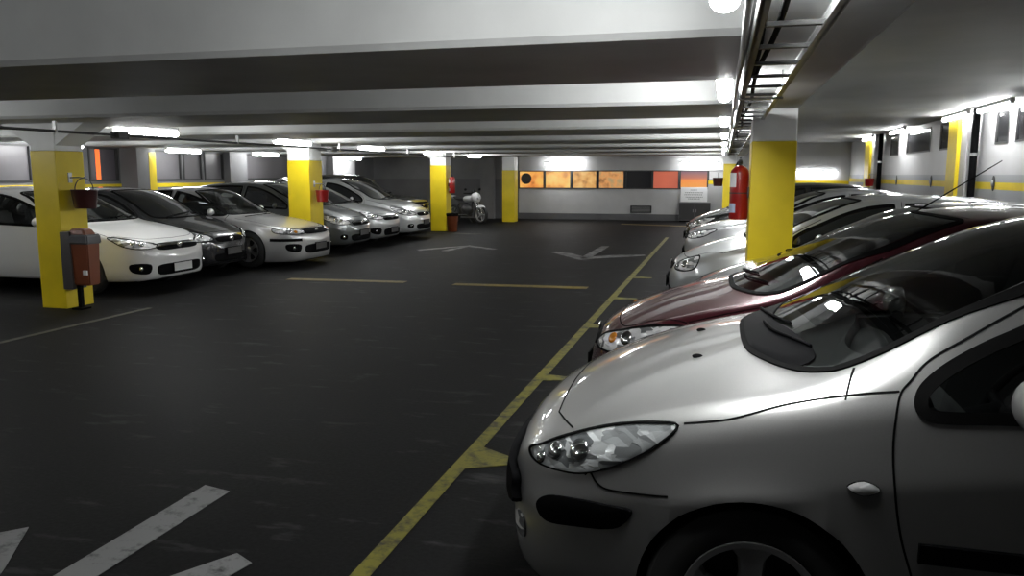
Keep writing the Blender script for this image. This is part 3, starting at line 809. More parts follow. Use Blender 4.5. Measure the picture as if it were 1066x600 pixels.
# ---- hatchback, as the nearest car (all sizes in metres)
HATCH = dict(crease=.73, creaser=.025, hoodz=.86, L=4.2, W=.868, ax=(.87, 3.47), arch=.345, zw=.315, roofw=.585, hoodw=.905, cab=(1.15, 3.75),
  top=[(0,.50),(.02,.60),(.05,.665),(.10,.715),(.2,.775),(.35,.845),(.55,.915),(.80,.985),(.95,1.05),(1.3,1.235),(1.75,1.425),(2.05,1.49),(2.4,1.51),(3.0,1.49),(3.55,1.42),(3.75,1.33),(3.98,1.04),(4.1,.90),(4.17,.75),(4.2,.52)],
  belt=[(0,.44),(.02,.53),(.06,.59),(.12,.64),(.25,.725),(.45,.80),(.70,.875),(1.0,.955),(1.25,1.0),(1.8,1.025),(2.6,1.05),(3.5,1.07),(3.9,.98),(4.1,.80),(4.2,.47)],
  hw=[(0,.40),(.012,.50),(.04,.60),(.09,.685),(.18,.755),(.32,.815),(.55,.852),(.9,.866),(1.6,.868),(2.6,.868),(3.3,.862),(3.7,.84),(3.95,.79),(4.1,.70),(4.17,.58),(4.2,.42)],
  bot=[(0,.36),(.02,.26),(.06,.215),(.15,.19),(.5,.18),(1.2,.19),(3.0,.19),(3.9,.23),(4.12,.27),(4.2,.40)],
  bow=[(0,.15),(.3,.17),(.7,.24),(1.0,.30),(1.4,.24),(1.9,.10),(2.6,.0),(3.4,-.04),(4.0,-.10),(4.2,-.12)])

def half(pts):
    """mirror an outline given from the centre line outwards on y>0 into a full loop"""
    return list(pts)+[(p[0], -p[1], *p[2:]) for p in reversed(pts) if abs(p[1]) > 1e-6]
FWD, SIDE, OBL = (1,0,-.05), (0,-1,-.08), (.62,-.78,-.08)
HATCH['windows'] = [
 dict(name='windshield', both=False, dir=(.75,0,-.65), pts=half([(.845,0,1.0),(.857,.283,.994),(.913,.461,.993),(.992,.602,.996),(1.068,.665,1.007),(1.15,.682,1.03),(1.42,.650,1.155),(1.70,.595,1.29),(1.93,.555,1.40),(1.99,.51,1.44),(1.93,.33,1.455),(1.88,0,1.46)])),
 dict(name='front_window', dir=(0,-1,-.12), pts=[(1.295,.81,.979),(1.314,.777,1.015),(1.372,.745,1.063),(1.461,.715,1.114),(1.576,.688,1.167),(1.80,.64,1.275),(2.05,.61,1.36),(2.30,.60,1.395,1),(2.33,.83,.965,1),(1.9,.842,.958),(1.544,.842,.953),(1.358,.839,.942),(1.306,.834,.95)]),
 dict(name='rear_window', dir=(0,-1,-.12), pts=[(2.42,.60,1.40,1),(2.9,.60,1.40),(3.25,.60,1.36),(3.50,.62,1.25),(3.55,.75,1.10),(3.42,.83,1.01),(2.9,.83,.98),(2.42,.83,.965,1)]),
 dict(name='rear_windshield', both=False, dir=(-1,0,-.5), pts=half([(3.72,0,1.36),(3.72,.40,1.34),(3.76,.50,1.30),(3.92,.56,1.12),(3.95,0,1.09)])),
]
def glaze(c, win=None):
    ws = win or c.spec['windows']; g = M['carglass'] if c.cabin else M['darkglass']
    for w in ws:
        P = c.patch(w['name'], w['pts'], w['dir'], g, eps=.003, both=w.get('both', True), n=5)
        c.border('window_seal', w['pts'], w['dir'], M['seam'], .034 if 'shield' not in w['name'] else .026, .006, 5, w.get('both', True), parents=P)
def gaps(c, lines):
    for l in lines:
        for sg in (1, -1):
            q = ([(x, y*sg, z) for x, y, z in l[0]], (l[1][0], l[1][1]*sg, l[1][2]))
            c.strip('panel_gap', [q], SIDE, M['seam'], .006, .0016, both=False, n=8)

def dress_307(c):
    glaze(c)
    hl = [(.659,.768,.845),(.563,.727,.836),(.438,.691,.802),(.307,.655,.75),(.208,.614,.698),(.149,.575,.662),(.185,.645,.640),(.273,.722,.645),(.358,.761,.660),(.453,.789,.702),(.571,.803,.775)]
    R = c.patch('headlight', hl, OBL, M['reflector'], .002, 0., 5)
    for r, sg in zip(R, (1, -1)):
        for (x, y, z, s) in ((.27,.66,.695,.036), (.36,.70,.72,.044), (.21,.64,.66,.024)):
            h, nn = c.hit(Vector((x, y*sg, z)), Vector((OBL[0], OBL[1]*sg, OBL[2])))
            bm = B(); ellipsoid(bm, (0,0,0), s*.85, s*.85, .012, 18, 10)
            q = nn.to_track_quat('Z', 'Y').to_matrix()
            for v in bm.verts: v.co = q@v.co+h+nn*.004
            obj('projector_bowl', bm, M['chrome'], r, 50)
        P = c.patch('lens', hl, OBL, M['lens'], .007, .008, 5, one=sg, parent=r)
    for r, q in zip(R, c.border('lamp_seal', hl, OBL, M['seam'], .005, .008, 5, parents=R)): pass
    c.patch('bumper_strip', [(.188,.682,.508),(.225,.709,.552),(.328,.759,.574),(.457,.803,.581),(.515,.817,.576),(.489,.812,.529),(.443,.801,.503),(.33,.762,.482),(.223,.709,.466)], OBL, M['black'], .012, .004, 4)
    c.patch('bumper_guard', half([(0,0,.575),(.05,.40,.572),(.11,.555,.562),(.12,.575,.51),(.10,.545,.455),(0,0,.44)]), FWD, M['black'], .030, .004, 4, both=False)
    c.patch('grille', half([(0,0,.655),(.05,.30,.652),(.08,.43,.645),(.05,.30,.618),(0,0,.612)]), FWD, M['black'], .002, 0, 4, both=False)
    c.patch('lower_grille', half([(0,0,.39),(.05,.36,.385),(.08,.44,.35),(.05,.36,.285),(0,0,.28)]), FWD, M['black'], .002, 0, 4, both=False)
    F = c.patch('fog_lamp', [(.10,.53,.42),(.13,.60,.42),(.14,.60,.35),(.10,.53,.35)], (.8,-.6,0), M['reflector'], .006, .006, 4)
    c.patch('side_marker', [(1.115,.855,.732),(1.157,.855,.752),(1.20,.855,.732),(1.157,.855,.712)], SIDE, M['reflector'], .008, .004, 4)
    c.border('marker_ring', [(1.115,.855,.732),(1.157,.855,.752),(1.20,.855,.732),(1.157,.855,.712)], SIDE, M['seam'], .004, .006, 4)
    for sg in (1, -1):
        for l in ([(1.31,.855,.557),(1.6,.854,.557),(2.30,.854,.562)], [(2.40,.855,.562),(2.8,.854,.565),(3.05,.854,.567)]):
            c.strip('side_moulding', [([(x, y*sg, z) for x, y, z in l], (0, -sg, -.08))], SIDE, M['black'], .055, .014, both=False)
    gaps(c, [([(.355,.765,.655),(.375,.767,.672-.005),(.399,.78,.641),(.443,.796,.627),(.57,.823,.634),(.62,.84,.640)], OBL),
        ([(.208,.437,.75),(.262,.56,.752),(.305,.645,.752)], (.4,-.4,-.8)), ([(.208,.437,.75),(.19,.2,.775),(.185,0,.78)], (.5,0,-.8)),
        ([(.659,.772,.84),(.793,.785,.869),(.955,.771,.919),(1.11,.775,.957),(1.245,.788,.985)], (0,-.7,-.7)),
        ([(1.139,.688,1.021),(1.12,.74,.985),(1.106,.787,.949)], (0,-.7,-.7)),
        ([(1.70,.62,1.29),(1.588,.640,1.232),(1.446,.675,1.152),(1.33,.715,1.083),(1.276,.75,1.027),(1.243,.788,.98),(1.229,.844,.868),(1.238,.857,.734),(1.263,.858,.597),(1.302,.849,.47),(1.36,.84,.27)], SIDE),
        ([(2.375,.6,1.43),(2.375,.83,.96),(2.37,.86,.6),(2.34,.85,.27)], SIDE),
        ([(3.42,.65,1.38),(3.56,.75,1.1),(3.44,.83,.98),(3.20,.86,.70),(3.08,.86,.5),(3.05,.85,.27)], SIDE)])
    for sg in (1, -1):
        for x, y, z in ((.68,.255,.942),):
            h, nn = c.hit(Vector((x, y*sg, z)), Vector((0,0,-1)))
            bm = B(); ellipsoid(bm, h+nn*.002, .020, .014, .009, 12, 8); obj('washer_nozzle', bm, M['black'], c.t, 50)
    # cowl: black tray under the wipers
    c.patch('cowl', half([(.85,0,1.0),(.862,.283,.994),(.918,.46,.993),(.99,.59,1.0),(1.06,.55,1.02),(1.0,.3,1.06),(.955,0,1.045)]), (.5,0,-.85), M['black'], .007, 0, 4, both=False)
    c.wiper([(.935,.50,1.0),(.93,.30,1.04),(.955,.0,1.06),(1.0,-.22,1.08)]); c.wiper([(.925,-.05,1.03),(.95,-.25,1.05),(1.04,-.50,1.06)])
    for sg in (1, -1):
        h, nn = c.hit(Vector((1.40, .8*sg, 1.0)), Vector((0,-sg,0)))
    c.mirror(1.56, .83, 1.005, c.pm, 1.1); c.handle(2.20, .86, c.pm); c.handle(3.02, .88, c.pm)
    c.patch('tail_light', [(3.98,.72,.98),(4.05,.66,.92),(4.13,.62,.70),(4.02,.76,.70)], (-.7,-.7,0), M['redlens'], .005, .004, 4)
    bm = B(); tube(bm, [(2.05,0,1.495),(2.10,0,1.53),(2.55,0,1.72)], [.012,.006,.003], 6); obj('antenna', bm, M['black'], c.t, 40)

def dress_front(c, lamp=None, grille=None, lower=None, fog=None, amber=False, chrome_bar=False, plate=.42, badge=True, round_lamp=False, strip=None):
    """lamps, grille, intakes and plate of a car seen smaller"""
    R = c.patch('headlight', lamp, OBL, M['reflector'], .004, .008, 4)
    c.border('lamp_seal', lamp, OBL, M['seam'], .012, .008, 4, parents=R)
    n = len(lamp); cen = sum((Vector(p[:3]) for p in lamp), Vector())/n
    for r, sg in zip(R, (1, -1)):
        for dx, dz, s in ((.0,.0,.042), (-.09,-.015,.034)):
            p = Vector(((cen.x+dx)*c.S[0], (cen.y+dx*.6)*sg*c.S[1], (cen.z+dz)*c.S[2]))
            h, nn = c.hit(p, Vector((OBL[0], OBL[1]*sg, OBL[2])))
            bm = B(); ellipsoid(bm, (0,0,0), s, s, .014, 16, 8); q = nn.to_track_quat('Z', 'Y').to_matrix()
            for v in bm.verts: v.co = q@v.co+h+nn*.010
            obj('turn_signal' if amber and dx else 'lamp_bowl', bm, M['amber'] if amber and dx else M['chrome'], r, 50)
    G = c.patch('grille', half(grille), FWD, M['black'], .004, 0, 4, both=False)
    if chrome_bar:
        z = sum(p[2] for p in grille)/len(grille); y = max(p[1] for p in grille)*.9
        c.strip('grille_bar', [([(0,-y,z+.015),(0,0,z+.02),(0,y,z+.015)], FWD)], FWD, M['chrome'], .022, .012, both=False, parent=G[0])
    if badge:
        z = sum(p[2] for p in grille)/len(grille)*c.S[2]; h, nn = c.hit(Vector((0,0,z)), Vector((1,0,0)))
        bm = B(); ellipsoid(bm, h+Vector((-.012,0,0)), .008, .055, .042, 16, 8); obj('badge', bm, M['chrome'], G[0], 50)
    if lower: c.patch('lower_grille', half(lower), FWD, M['black'], .003, 0, 4, both=False)
    if fog:
        F = c.patch('fog_recess', fog, (.85,-.5,0), M['black'], .004, 0, 4)
        cen = sum((Vector(p[:3]) for p in fog), Vector())/len(fog)
        for f, sg in zip(F, (1, -1)):
            h, nn = c.hit(Vector((cen.x*c.S[0], cen.y*sg*c.S[1], cen.z*c.S[2])), Vector((.85,-.5*sg,0)))
            bm = B(); ellipsoid(bm, h+nn*.006, .02, .036, .036, 14, 8); obj('fog_lamp', bm, M['chrome'], f, 50)
    for sg in ((1, -1) if strip else ()):
        c.strip('bumper_strip', [([(x, y*sg, z) for x, y, z in strip], (OBL[0], OBL[1]*sg, OBL[2]))], OBL, M['black'], .05, .012, both=False)
    if plate: c.plate(plate)
def dress_sides(c, doors, xm, zm, handles, seams=True):
    if seams: gaps(c, doors)
    c.mirror(*xm, c.pm if zm is None else zm, 1.0)
    for x, z in handles: c.handle(x, z, c.pm)
LAMP_A = [(.60,.80,.82),(.42,.72,.80),(.24,.62,.745),(.12,.48,.69),(.10,.44,.63),(.20,.60,.61),(.36,.75,.655),(.50,.80,.735)]
HATCH_DOORS = [([(1.60,.64,1.23),(1.40,.70,1.12),(1.27,.76,1.02),(1.235,.84,.86),(1.25,.857,.6),(1.32,.85,.3)], SIDE), ([(2.375,.6,1.43),(2.375,.83,.96),(2.35,.85,.3)], SIDE), ([(.62,.775,.835),(.95,.771,.92),(1.22,.79,.985)], (0,-.7,-.7)), ([(.62,.78,.83),(.44,.66,.80),(.26,.56,.755),(.18,.3,.77),(.16,0,.775)], (.5,-.3,-.8))]
def dress_hatch(c, amber=False, chrome_bar=False, lamp=None, fog=True, plate=.43):
    glaze(c)
    dress_front(c, lamp or LAMP_A, [(0,0,.68),(.05,.34,.675),(.08,.40,.64),(.05,.33,.595),(0,0,.59)], [(0,0,.40),(.05,.38,.40),(.08,.48,.36),(.05,.40,.27),(0,0,.265)],
        [(.12,.56,.40),(.18,.68,.40),(.19,.68,.32),(.12,.57,.31)] if fog else None, amber, chrome_bar, plate)
    dress_sides(c, HATCH_DOORS, (1.58,.735,1.0), None, ((2.20,.86),(3.02,.88)))
    c.wiper([(.935,.50,1.0),(.93,.30,1.04),(.955,.0,1.06),(1.0,-.22,1.08)]); c.wiper([(.925,-.05,1.03),(.95,-.25,1.05),(1.04,-.50,1.06)])
    c.patch('tail_light', [(3.98,.72,.98),(4.05,.66,.92),(4.13,.62,.70),(4.02,.76,.70)], (-.7,-.7,0), M['redlens'], .005, .004, 4)

# ---- modern saloon
SEDAN = dict(L=4.53, W=.865, ax=(.92, 3.60), arch=.345, zw=.315, roofw=.56, hoodw=.80, cab=(1.25, 3.85),
  top=[(0,.52),(.02,.61),(.05,.665),(.10,.71),(.22,.775),(.45,.845),(.80,.91),(1.02,.95),(1.12,1.0),(1.5,1.19),(1.95,1.355),(2.3,1.42),(2.65,1.435),(3.1,1.40),(3.4,1.32),(3.75,1.16),(3.98,1.06),(4.2,1.04),(4.42,1.0),(4.49,.85),(4.53,.55)],
  belt=[(0,.46),(.02,.54),(.06,.60),(.12,.645),(.25,.72),(.45,.785),(.75,.845),(1.1,.91),(1.4,.945),(2.0,.965),(3.0,.99),(3.7,1.0),(4.1,.985),(4.4,.92),(4.5,.75),(4.53,.50)],
  hw=[(0,.42),(.012,.52),(.04,.62),(.09,.70),(.18,.765),(.32,.82),(.55,.852),(.95,.863),(1.6,.865),(2.8,.865),(3.6,.86),(4.0,.83),(4.3,.77),(4.45,.66),(4.5,.56),(4.53,.42)],
  bot=[(0,.34),(.02,.25),(.06,.205),(.15,.18),(.5,.17),(1.3,.18),(3.2,.18),(4.2,.23),(4.45,.28),(4.53,.42)],
  bow=[(0,.13),(.3,.16),(.7,.20),(1.1,.26),(1.5,.20),(2.0,.08),(2.7,0),(3.6,-.04),(4.1,-.10),(4.53,-.12)])
SEDAN['windows'] = [
 dict(name='windshield', both=False, dir=(.7,0,-.7), pts=half([(1.04,0,.965),(1.07,.3,.965),(1.15,.55,.965),(1.25,.66,.97),(1.36,.69,1.01),(1.65,.64,1.13),(1.95,.575,1.26),(2.14,.52,1.35),(2.08,.3,1.375),(2.05,0,1.385)])),
 dict(name='front_window', dir=(0,-1,-.12), pts=[(1.42,.80,.965),(1.55,.74,1.05),(1.85,.67,1.17),(2.15,.61,1.27),(2.42,.60,1.325,1),(2.46,.83,.945,1),(1.95,.84,.93),(1.5,.84,.918),(1.40,.84,.93)]),
 dict(name='rear_window', dir=(0,-1,-.12), pts=[(2.52,.60,1.335,1),(2.9,.60,1.32),(3.2,.61,1.26),(3.5,.66,1.13),(3.62,.76,1.02),(3.48,.83,.975),(2.9,.84,.96),(2.53,.84,.95,1)]),
 dict(name='rear_windshield', both=False, dir=(-.7,0,-.7), pts=half([(3.28,0,1.34),(3.3,.40,1.32),(3.38,.50,1.28),(3.76,.60,1.11),(3.88,.3,1.09),(3.90,0,1.09)])),
]
SEDAN_DOORS = [([(1.85,.66,1.22),(1.55,.73,1.07),(1.36,.80,.93),(1.33,.85,.75),(1.35,.855,.5),(1.42,.85,.3)], SIDE), ([(2.49,.6,1.36),(2.49,.84,.93),(2.47,.85,.3)], SIDE), ([(3.64,.70,1.12),(3.62,.8,.98),(3.42,.86,.75),(3.25,.86,.5),(3.22,.85,.3)], SIDE), ([(.55,.78,.80),(.85,.77,.86),(1.2,.79,.92)], (0,-.7,-.7)), ([(.50,.74,.785),(.3,.6,.755),(.18,.4,.74),(.13,0,.735)], (.5,-.3,-.8))]
def dress_sedan(c, civic=False, amber=False, lamp=None, chrome_bar=False, plate=.36, strip=None):
    glaze(c)
    lp = lamp or [(.52,.80,.775),(.34,.70,.755),(.18,.57,.71),(.08,.43,.672),(.07,.42,.625),(.18,.60,.61),(.32,.74,.65),(.44,.79,.72)]
    dress_front(c, lp, [(0,0,.685),(.05,.36,.68),(.08,.44,.655),(.05,.38,.59),(0,0,.585)], [(0,0,.40),(.05,.38,.395),(.07,.46,.35),(.05,.40,.255),(0,0,.25)], [(.10,.53,.41),(.22,.745,.42),(.22,.72,.31),(.12,.55,.285)], amber, chrome_bar, plate, strip=strip)
    dress_sides(c, SEDAN_DOORS, (1.62,.735,.965), None, ((2.33,.80),(3.28,.82)))
    c.wiper([(1.12,.50,.97),(1.10,.28,.985),(1.10,.0,.995),(1.15,-.25,1.01)]); c.wiper([(1.10,-.08,.99),(1.12,-.30,.995),(1.22,-.55,1.0)])
    c.patch('tail_light', [(4.30,.74,.95),(4.42,.64,.93),(4.46,.62,.75),(4.34,.74,.74)], (-.7,-.7,0), M['redlens'], .005, .004, 4)

# ---- tall off-roader
SUV = dict(L=4.5, W=.90, ax=(.88, 3.55), arch=.385, zw=.36, roofw=.66, hoodw=.84, cab=(1.3, 4.1),
  top=[(0,.62),(.02,.80),(.05,.88),(.12,.95),(.3,1.0),(.7,1.05),(1.05,1.08),(1.15,1.13),(1.5,1.36),(1.85,1.56),(2.1,1.61),(2.8,1.63),(3.8,1.60),(4.2,1.52),(4.35,1.2),(4.45,1.0),(4.5,.62)],
  belt=[(0,.52),(.02,.66),(.06,.76),(.14,.84),(.3,.90),(.8,.97),(1.3,1.02),(2.6,1.05),(4.0,1.08),(4.3,1.04),(4.45,.8),(4.5,.55)],
  hw=[(0,.50),(.012,.60),(.04,.70),(.1,.78),(.2,.83),(.4,.87),(.9,.895),(2.5,.90),(3.8,.89),(4.2,.85),(4.4,.75),(4.5,.55)],
  bot=[(0,.44),(.03,.33),(.1,.28),(.4,.26),(4.0,.28),(4.4,.33),(4.5,.46)],
  bow=[(0,.08),(.4,.10),(.9,.14),(1.3,.14),(1.9,.06),(2.6,0),(3.8,-.02),(4.5,-.08)])
SUV['windows'] = [
 dict(name='windshield', both=False, dir=(.7,0,-.7), pts=half([(1.11,0,1.11),(1.15,.4,1.11),(1.24,.66,1.10),(1.36,.72,1.14),(1.62,.70,1.32),(1.88,.65,1.49),(1.90,.4,1.55),(1.87,0,1.56)])),
 dict(name='front_window', dir=(0,-1,-.12), pts=[(1.42,.84,1.05),(1.62,.76,1.24),(1.90,.71,1.43),(2.35,.69,1.50,1),(2.38,.86,1.06,1),(1.9,.87,1.04),(1.45,.87,1.025)]),
 dict(name='rear_window', dir=(0,-1,-.12), pts=[(2.45,.69,1.51,1),(3.3,.69,1.50),(3.9,.70,1.46),(4.05,.80,1.20),(3.95,.86,1.10),(3.2,.87,1.08),(2.46,.87,1.06,1)]),
]
def dress_suv(c, plate=.55):
    glaze(c)
    dress_front(c, [(.45,.84,.90),(.22,.72,.89),(.12,.55,.87),(.10,.52,.76),(.22,.70,.74),(.40,.82,.79)], [(0,0,.88),(.05,.44,.875),(.06,.47,.80),(.05,.42,.70),(0,0,.69)], [(0,0,.50),(.05,.42,.50),(.07,.50,.45),(.05,.42,.38),(0,0,.38)], [(.12,.62,.52),(.18,.72,.52),(.18,.72,.44),(.12,.62,.44)], False, True, plate)
    dress_sides(c, [([(1.40,.85,1.0),(1.37,.89,.8),(1.40,.89,.35)], SIDE), ([(2.41,.7,1.52),(2.41,.88,1.0),(2.39,.89,.35)], SIDE)], (1.55,.79,1.10), M['chrome'], ((2.22,.92),(3.1,.94)))
    c.wiper([(1.17,.45,1.11),(1.16,.2,1.13),(1.2,-.2,1.16)])
# ================================================================ the parked cars
P_SILVER = paint('silver_beige_paint', (.50,.50,.49), .70, .32)
c = Car('car', 'nearest silver beige hatchback in the right row, filling the lower right corner', 'car', HATCH, P_SILVER, (-.75, 3.17), 0, cabin=True)
c.wheels(spokes=5); dress_307(c); c.interior(1.42, 2.25)
c = Car('car', 'dark maroon hatchback just behind the nearest silver car in the right row', 'car', scaled(HATCH, 1.0, .985, .945, roofw=.56), paint('maroon_paint', (.105,.018,.028), .5, .25), (-.78, 5.17), 0, cabin=True)
c.wheels(r=.305, spokes=7); dress_hatch(c, amber=True); c.interior(1.42, 2.25)
bm = B(); tube(bm, [(1.86,0,1.36),(1.89,0,1.39),(2.32,.03,1.68)], [.012,.005,.003], 6); obj('antenna', bm, M['black'], c.t, 40)
c = Car('car', 'dark grey hatchback between the maroon car and the big right pillar', 'car', scaled(HATCH, .95, .94, .925), paint('graphite_paint', (.05,.05,.053), .6, .28), (-.33, 6.95), 0)
c.wheels(r=.305, spokes=5); dress_hatch(c)
c = Car('car', 'pale silver car just beyond the big right pillar', 'car', scaled(HATCH, .98, .96, .925), paint('pale_silver_paint', (.60,.62,.63), .55, .3), (-.58, 9.45), 0)
c.wheels(r=.305, spokes=6); dress_hatch(c, lamp=[(.36,.72,.79),(.24,.62,.76),(.14,.52,.70),(.13,.50,.62),(.22,.62,.60),(.34,.72,.65)])
c = Car('car', 'dark saloon behind the big right pillar, only its roof showing', 'car', scaled(SEDAN, .80, .96, .955), paint('dark_paint_a', (.045,.045,.048), .4, .25), (.05, 11.55), 0)
c.wheels(r=.30, spokes=5); dress_sedan(c)
c = Car('car', 'silver saloon with open dark bumper holes, left of the red extinguisher', 'car', scaled(SEDAN, .98, .97, .97), paint('silver_paint_b', (.52,.53,.54), .6, .3), (-.60, 13.6), 0)
c.wheels(spokes=6); dress_sedan(c)
c = Car('car', 'black hatchback far along the right row, its nose below the white notice', 'car', scaled(HATCH, .95, .96, .96), paint('black_paint_a', (.022,.022,.024), .3, .25), (-.72, 16.5), 0)
c.wheels(spokes=5); dress_hatch(c, chrome_bar=True)
c = Car('car', 'farthest dark car seen in the right row, below the hanging bucket', 'car', scaled(SEDAN, .97, .97, .96), paint('dark_grey_paint_b', (.05,.05,.055), .5, .25), (-.55, 18.6), 0)
c.wheels(spokes=5); dress_sedan(c)

PI_ = PI
c = Car('car', 'white saloon parked behind the nearest left pillar', 'car', scaled(SEDAN, 1.0, .985, 1.0), paint('white_paint', (.72,.72,.71), .0, .3), (-7.30, 9.56), PI_, cabin=True)
c.plate_mat = 'plate'; c.wheels(spokes=5); dress_sedan(c, chrome_bar=True, plate=.34); c.interior(1.55, 2.35)
c = Car('car', 'small black hatchback between the white saloon and the older silver saloon', 'car', scaled(HATCH, .93, .885, .93), paint('black_paint_b', (.022,.022,.024), .4, .22), (-7.60, 11.23), PI_)
c.wheels(r=.30, spokes=7); dress_hatch(c, fog=False)
SEDAN_OLD = dict(SEDAN)
SEDAN_OLD['top'] = [(0,.50),(.02,.585),(.05,.63),(.10,.665),(.25,.715),(.5,.775),(.9,.85),(1.15,.90),(1.25,.95),(1.6,1.15),(1.95,1.33),(2.2,1.39),(2.6,1.405),(3.0,1.37),(3.3,1.27),(3.65,1.08),(3.80,1.01),(4.1,.985),(4.42,.95),(4.49,.82),(4.53,.55)]
SEDAN_OLD['belt'] = [(x, z-.035 if x > .05 else z) for x, z in SEDAN['belt']]
SEDAN_OLD['bot'] = [(x, z-.075 if x < 1 else z) for x, z in SEDAN['bot']]
SEDAN_OLD['windows'] = [dict(w) for w in SEDAN['windows']]
SEDAN_OLD['windows'][0] = dict(name='windshield', both=False, dir=(.7,0,-.7), pts=half([(1.20,0,.93),(1.23,.3,.93),(1.30,.55,.925),(1.38,.66,.93),(1.47,.68,.98),(1.72,.63,1.12),(1.98,.57,1.27),(2.10,.5,1.33),(2.06,.3,1.35),(2.03,0,1.36)]))
SEDAN_OLD['windows'][3] = dict(name='rear_windshield', both=False, dir=(-.7,0,-.7), pts=half([(3.2,0,1.29),(3.22,.40,1.28),(3.3,.50,1.24),(3.62,.58,1.06),(3.72,.3,1.03),(3.74,0,1.03)]))
c = Car('car', 'older silver saloon in front of the second left pillar', 'car', scaled(SEDAN_OLD, 1.02, .97, .985), paint('silver_paint_c', (.52,.52,.52), .55, .32), (-6.95, 12.88), PI_, cabin=True)
c.wheels(spokes=6)
dress_sedan(c, amber=True, lamp=[(.46,.79,.70),(.30,.70,.695),(.14,.52,.675),(.08,.42,.655),(.08,.42,.595),(.16,.57,.59),(.32,.74,.60),(.44,.80,.63)], strip=[(.50,.82,.50),(.34,.77,.495),(.18,.65,.49),(.08,.50,.49)]); c.interior(1.65, 2.4)
c = Car('car', 'dark grey car just beyond the second left pillar', 'car', scaled(HATCH, 1.0, .95, .97), paint('grey_green_paint', (.13,.14,.14), .6, .3), (-7.25, 15.32), PI_)
c.wheels(spokes=5); dress_hatch(c, chrome_bar=True)
c = Car('car', 'silver saloon in the middle of the three beyond the second left pillar', 'car', scaled(SEDAN, 1.0, .95, 1.0), paint('silver_paint_d', (.42,.43,.43), .6, .3), (-7.28, 16.98), PI_)
c.wheels(spokes=5); dress_sedan(c, chrome_bar=True)
c = Car('car', 'bright silver hatchback left of the third left pillar', 'car', scaled(HATCH, 1.03, 1.0, 1.0), paint('silver_paint_e', (.60,.61,.61), .5, .3), (-7.22, 18.88), PI_)
c.wheels(spokes=7); dress_hatch(c)
c = Car('off_road_car', 'large black off-roader behind the bright silver hatchback in the far left row', 'car', scaled(SUV, 1.0, .93, .99), paint('black_paint_c', (.006,.006,.007), .2, .3), (-7.95, 20.65), PI_)
c.wheels(r=.355, spokes=5); dress_suv(c)
# ================================================================ things on pillars, walls and ceiling
def bucket(x, y, z, r, h, m, label, side, dist):
    """a tapered hanging sand bucket; side: direction of the pillar face it hangs on"""
    t = thing('fire_bucket', label, 'bucket', (x, y, z), 0, 'hanging fire buckets')
    obj('pail', lathe(B(), [(.0,0),(r*.80,0),(r*.84,.008),(r,h-.01),(r*1.05,h),(r*1.0,h+.004),(r*.95,h-.01),(r*.80,.02),(.0,.02)], 28, cap=False), m, t, 40)
    obj('sand', lathe(B(), [(.0,h*.86),(r*.9,h*.84)], 24, cap=False), M['backgrey'], t)
    obj('handle', tube(B(), [(0, r*math.cos(a), h-.005+r*1.0*math.sin(a)) for a in [PI*k/14 for k in range(15)]], .006, 6), M['metal_dark'], t, 50)
    bm = B(); tube(bm, [(side*dist, 0, h+r+.0), (side*dist*.3, 0, h+r+.005), (0, 0, h+r-.006), (-side*.02, 0, h+r+.012)], .008, 8)
    box(bm, *(sorted((side*dist, side*(dist-.012)))), -.03, .03, h+r-.06, h+r+.06, .003)
    obj('wall_hook', bm, M['metal_grey'], t, 50)
bucket(-7.40, 7.99, 1.20, .145, .22, M['darkred'], 'dark red-brown bucket hanging on the nearest left pillar above the litter bin', -1, .20)
bucket(-7.53, 14.12, 1.08, .125, .22, M['red'], 'bright red bucket hanging on the second left pillar', -1, .17)
bucket(-.155, 21.82, 1.30, .135, .22, M['darkred'], 'dark bucket hanging on the distant right pillar near the notice', 1, .135)
bucket(3.72, 23.0, 1.30, .12, .20, M['red'], 'small red bucket beside the farther yellow pilaster', 1, .24)

t = thing('litter_bin', 'brown-orange litter bin with dark grey hood fixed to the nearest left pillar', 'bin', (-7.36, 7.885, 0))
def taper(bm, a, b):
    """a box between two rectangles (x0,x1,y0,y1,z)"""
    V = [[bm.verts.new((x, y, r[4])) for x, y in ((r[0],r[2]),(r[1],r[2]),(r[1],r[3]),(r[0],r[3]))] for r in (a, b)]
    bm.faces.new(V[0]); bm.faces.new(V[1])
    for k in range(4): bm.faces.new((V[0][k], V[0][(k+1) % 4], V[1][(k+1) % 4], V[1][k]))
    bmesh.ops.bevel(bm, geom=bm.edges[:], offset=.014, segments=3, affect='EDGES'); return bm
obj('bin_body', taper(B(), (-.13,.115,-.085,.09,.29), (-.135,.135,-.105,.10,.80)), M['orange'], t, 45)
obj('hood', taper(B(), (-.15,.155,-.125,.115,.785), (-.15,.145,-.115,.11,.895)), mat('dark_grey_plastic', (.045,.045,.05), .5), t, 45)
obj('lid', taper(B(), (-.14,.11,-.10,.09,.89), (-.12,.06,-.08,.07,.965)), M['orange'], t, 45)
obj('back_plate', box(B(), -.236, -.10, -.12, .10, .24, .93, .01), mat('dark_grey_plate', (.06,.055,.055), .5), t, 45)
obj('sticker', box(B(), .05, .105, -.110, -.088, .42, .475), M['white'], t)
bm = B(); box(bm, -.09, -.04, -.07, -.02, .02, .30, .006); box(bm, -.14, .01, -.12, .03, .0, .02, .004)
obj('foot_post', bm, M['black'], t)

t = thing('litter_bin', 'small orange bin on the floor beside the third left pillar', 'bin', (-7.42, 21.5, 0))
obj('bin_body', lathe(B(), [(.12,0),(.135,.02),(.165,.46),(.175,.48),(.165,.485),(.15,.46),(.12,.03),(.0,.03)], 24, cap=False), M['orange'], t, 40)
obj('bin_base', lathe(B(), [(.0,.002),(.12,.002),(.12,.02)], 24, cap=False), M['orange'], t)
obj('dark_bag', lathe(B(), [(.168,.44),(.18,.49),(.17,.52),(.14,.5),(.05,.47),(.0,.46)], 20, cap=False), M['black'], t, 60)

